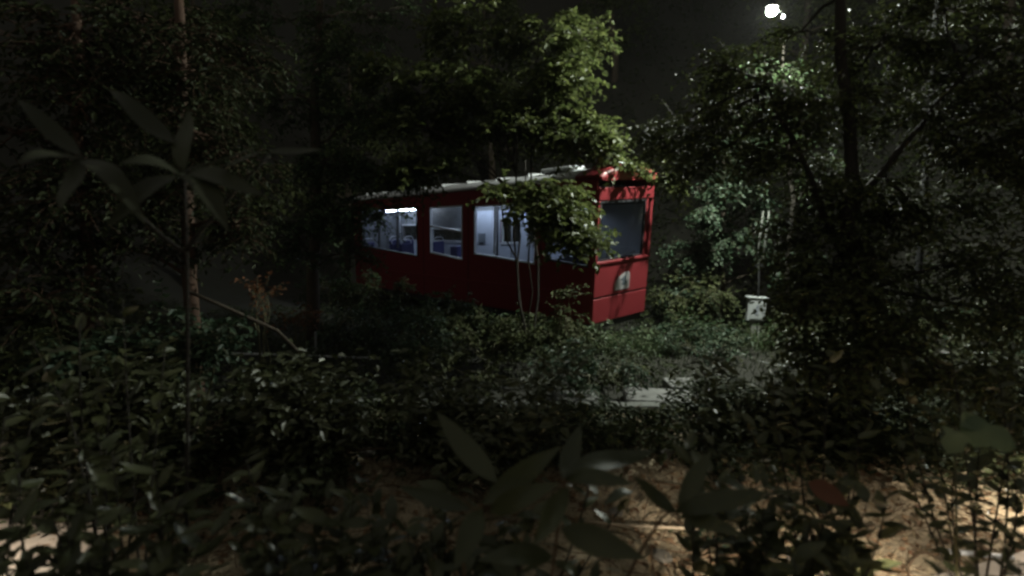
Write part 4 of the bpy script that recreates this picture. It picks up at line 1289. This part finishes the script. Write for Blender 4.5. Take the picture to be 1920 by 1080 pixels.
def upper_left_plant():
    b0 = at(330, 1150, 2.9)
    r = empty('frangipani', gp(b0.x, b0.y))
    tag(r, 'tall bare stemmed plant with long strap leaves at upper left', 'plant')
    wood = MB()
    top = at(345, 330, 2.9)
    for m_, tip in ((at(360, 600, 2.9), top), (at(330, 480, 2.9), at(150, 290, 2.7)), (at(380, 420, 2.9), at(505, 290, 3.0))):
        a = r.location + Vector((0, 0, -.05)) if tip is top else at(350, 470, 2.9)
        pts = [a * (1 - s_) ** 2 + m_ * 2 * s_ * (1 - s_) + tip * s_ ** 2 for s_ in np.linspace(0, 1, 9)]
        wood.tube([p_ - r.location for p_ in pts], [0.012 - .005 * s_ for s_ in np.linspace(0, 1, 9)], 7)
    specs = [((325, 265, 2.95), (195, 172, 3.1), .10), ((355, 325, 2.9), (235, 300, 2.6), .11), ((340, 320, 2.9), (420, 390, 2.6), .12), ((345, 330, 2.9), (480, 360, 2.7), .12),
             ((505, 290, 3.), (410, 305, 2.8), .07), ((505, 290, 3.), (600, 270, 3.0), .09), ((150, 290, 2.7), (20, 190, 2.8), .08), ((150, 290, 2.7), (40, 300, 2.4), .09),
             ((150, 290, 2.7), (260, 380, 2.5), .1), ((330, 330, 2.9), (200, 420, 2.6), .11), ((350, 325, 2.9), (330, 190, 3.1), .1), ((345, 335, 2.9), (470, 250, 3.2), .1), ((150, 295, 2.7), (110, 400, 2.4), .1)]
    for k, (a_, b_, wd) in enumerate(specs):
        p0, p1 = at(*a_), at(*b_)
        L = (p1 - p0).length
        me = big_leaf_mesh('leaf', L, wd * 1.1, M['strap'], (.12, .2, .3)[k % 3], .2, 0, 60 + k)
        put_leaf(r, me, p0, (p1 - p0) + Vector((0, 0, .12 * L)), Vector((math.sin(k) * .4, -.5, .8)))
    wood.build('stems', M['maplebark'], r, True)


upper_left_plant()

# broken off brown stump pieces at the left are limbs of the brown trees; a leaning branch below them
stick('leaning_branch', [at(350, 545, 7.4), at(420, 575, 7.6), at(520, 620, 8.0), at(560, 660, 8.2)], .025, M['bark'], 'brown branch leaning down to the right from the pale patched trunk', 'branch')

# right-hand bushes
leafy_plant('foreground_bush', (1560, 1150, 3.6), [(1450, 720, 4.4), (1490, 710, 4.2), (1560, 660, 4.2), (1650, 720, 4.0), (1380, 760, 4.2), (1500, 820, 3.8), (1610, 800, 3.8), (1450, 880, 3.7), (1330, 830, 4.0), (1560, 900, 3.6)],
            'oval', 'dense dark bush with oval leaves right of the large pointed leaves', 301, per=20, cat='bush', start=.35)
leafy_plant('foreground_bush', (1850, 1150, 3.5), [(1700, 690, 4.0), (1780, 650, 4.0), (1870, 700, 3.9), (1740, 760, 3.8), (1840, 800, 3.6), (1900, 760, 3.7), (1690, 840, 3.6), (1790, 880, 3.4), (1900, 880, 3.4)],
            'oval', 'dense dark bush against the bright path at right edge', 302, per=20, cat='bush', start=.35)
leafy_plant('foreground_bush', (1500, 1200, 3.0), [(1430, 960, 3.2), (1520, 980, 3.1), (1600, 1000, 3.1), (1560, 930, 3.3), (1660, 930, 3.2), (1490, 1050, 2.9), (1600, 1060, 2.9)],
            'mid', 'dark bush between the tan soil and the bright path at bottom right', 303, per=14, cat='bush', start=.4)
leafy_plant('foreground_bush', (1880, 1250, 2.5), [(1830, 1010, 2.6), (1900, 980, 2.6), (1760, 1060, 2.5), (1910, 1050, 2.4)], 'small',
            'thin twigged bush silhouetted against the bright path in bottom right corner', 304, per=16, cat='bush', start=.4, stem_r=.004)
# left-hand bushes
leafy_plant('foreground_bush', (250, 1200, 3.3), [(60, 640, 4.2), (150, 600, 4.2), (230, 560, 4.2), (120, 720, 4.0), (220, 690, 4.0), (310, 650, 4.0), (300, 760, 3.8), (390, 740, 3.8), (180, 790, 3.7)],
            'mid', 'tall dark bush with broad leaves left of the metal railing', 305, per=15, cat='bush', start=.4)
leafy_plant('foreground_bush', (260, 1250, 2.7), [(130, 880, 2.9), (210, 850, 3.0), (290, 880, 2.9), (380, 900, 2.9), (180, 960, 2.7), (300, 980, 2.7), (420, 980, 2.7), (340, 930, 2.8), (160, 1040, 2.5), (270, 1060, 2.5), (400, 1060, 2.5)],
            'mid', 'black leafy bush with gaps showing the pale path at bottom left', 306, per=13, cat='bush', start=.45, fill=26)
leafy_plant('foreground_bush', (560, 1250, 2.8), [(480, 930, 3.0), (560, 900, 3.1), (640, 960, 3.0), (520, 1010, 2.8), (610, 1030, 2.8), (700, 1010, 2.9), (740, 1060, 2.8), (460, 860, 3.3)],
            'mid', 'dark bush at the bottom between the left path and the pointed leaves', 307, per=14, cat='bush', start=.4, fill=34)
leafy_plant('foreground_bush', (110, 1300, 2.5), [(30, 980, 2.6), (95, 950, 2.7), (130, 1010, 2.6), (50, 1050, 2.5), (150, 920, 2.7), (110, 1070, 2.4), (200, 1000, 2.6), (10, 1020, 2.5)],
            'mid', 'nearest black bush screening the pale path in the lower left corner', 311, per=12, cat='bush', start=.5, fill=10)
leafy_plant('foreground_bush', (10, 1250, 2.8), [(10, 780, 3.3), (30, 850, 3.2), (60, 790, 3.4), (-10, 930, 3.0), (40, 900, 3.0)],
            'mid', 'dark bush in the bottom left corner beside the pale path', 308, per=12, cat='bush', start=.4)


leafy_plant('foreground_bush', (900, 1300, 2.7), [(690, 900, 3.2), (760, 980, 3.0), (840, 900, 3.3), (930, 1000, 3.0), (1000, 960, 3.1), (860, 1050, 2.7), (980, 1060, 2.7), (1130, 1070, 2.7), (1120, 850, 3.3), (1200, 900, 3.2)],
            'mid', 'thin open bush in front of the tan soil, under the large pointed leaves', 309, per=14, cat='bush', start=.4, fill=16)
leafy_plant('foreground_bush', (1340, 1300, 2.9), [(1290, 840, 3.6), (1350, 900, 3.4), (1300, 930, 3.3), (1420, 900, 3.4), (1440, 1000, 3.1)],
            'mid', 'dark bush left of the reddish dead leaf, over the right end of the pale cane', 310, per=12, cat='bush', start=.5, fill=8)


def tips(u0, u1, v0, v1, d, n, seed):
    g = np.random.default_rng(seed)
    return [(float(u0 + (u1 - u0) * (k + g.uniform(0, 1)) / n), float(v0 + (v1 - v0) * ((k * .618) % 1)), d + float(g.uniform(-.2, .3))) for k in range(n)]


for k_, (a_, lb_) in enumerate(((tips(420, 700, 890, 1075, 3.1, 15, 1), 'low leafy thicket at the bottom, left of the large pointed leaves'),
                                (tips(680, 1010, 930, 1085, 3.0, 15, 2), 'low leafy thicket right under the large pointed leaves'),
                                (tips(1330, 1660, 880, 1075, 3.3, 17, 3), 'low leafy thicket between the pale cane and the bright path'))):
    um = sum(t_[0] for t_ in a_) / len(a_)
    leafy_plant('thicket', (um, 1300, 2.95), a_, 'mid', lb_, 320 + k_, per=7, cat='bush', start=.6, fill=9, stem_r=.004)


def pale_lobed_leaf():
    a = at(1790, 800, 3.3)
    r = empty('lobed_leaf_plant', gp(a.x, a.y))
    tag(r, 'single stemmed plant with broad pale green lobed leaves near the right edge', 'plant')
    wood = MB()
    for k, (p0, p1, wd, nr) in enumerate((((1800, 800, 3.3), (1900, 830, 3.2), .20, (.1, -.9, .5)), ((1795, 805, 3.3), (1785, 840, 3.2), .15, (-.2, -.8, .6)), ((1800, 800, 3.3), (1860, 780, 3.45), .14, (.1, -.7, .7)))):
        q0, q1 = at(*p0), at(*p1)
        me = big_leaf_mesh('leaf', (q1 - q0).length * 1.15, wd, M['pale'], .15, .12, 3, 80 + k)
        put_leaf(r, me, q0, q1 - q0, nr)
    pts = [r.location + Vector((0, 0, -.05)), r.location + Vector((.05, -.05, .6)), a]
    wood.tube([p_ - r.location for p_ in pts], .007, 6)
    wood.build('stem', M['greenstem'], r, True)
    q0, q1 = at(1515, 905, 3.1), at(1590, 940, 3.0)
    o = link('dead_leaf', big_leaf_mesh('dead_leaf', (q1 - q0).length * 1.1, .12, M['deadred'], .3, .3, 0, 91))
    d = (q1 - q0).normalized(); s_ = d.cross(Vector((0, -.8, .6))).normalized(); n2 = s_.cross(d)
    mt = Matrix((s_, d, n2)).transposed().to_4x4(); mt.translation = q0
    o.matrix_world = mt
    tag(o, 'single reddish brown dead leaf caught in the dark bush at right', 'dead leaf')


pale_lobed_leaf()
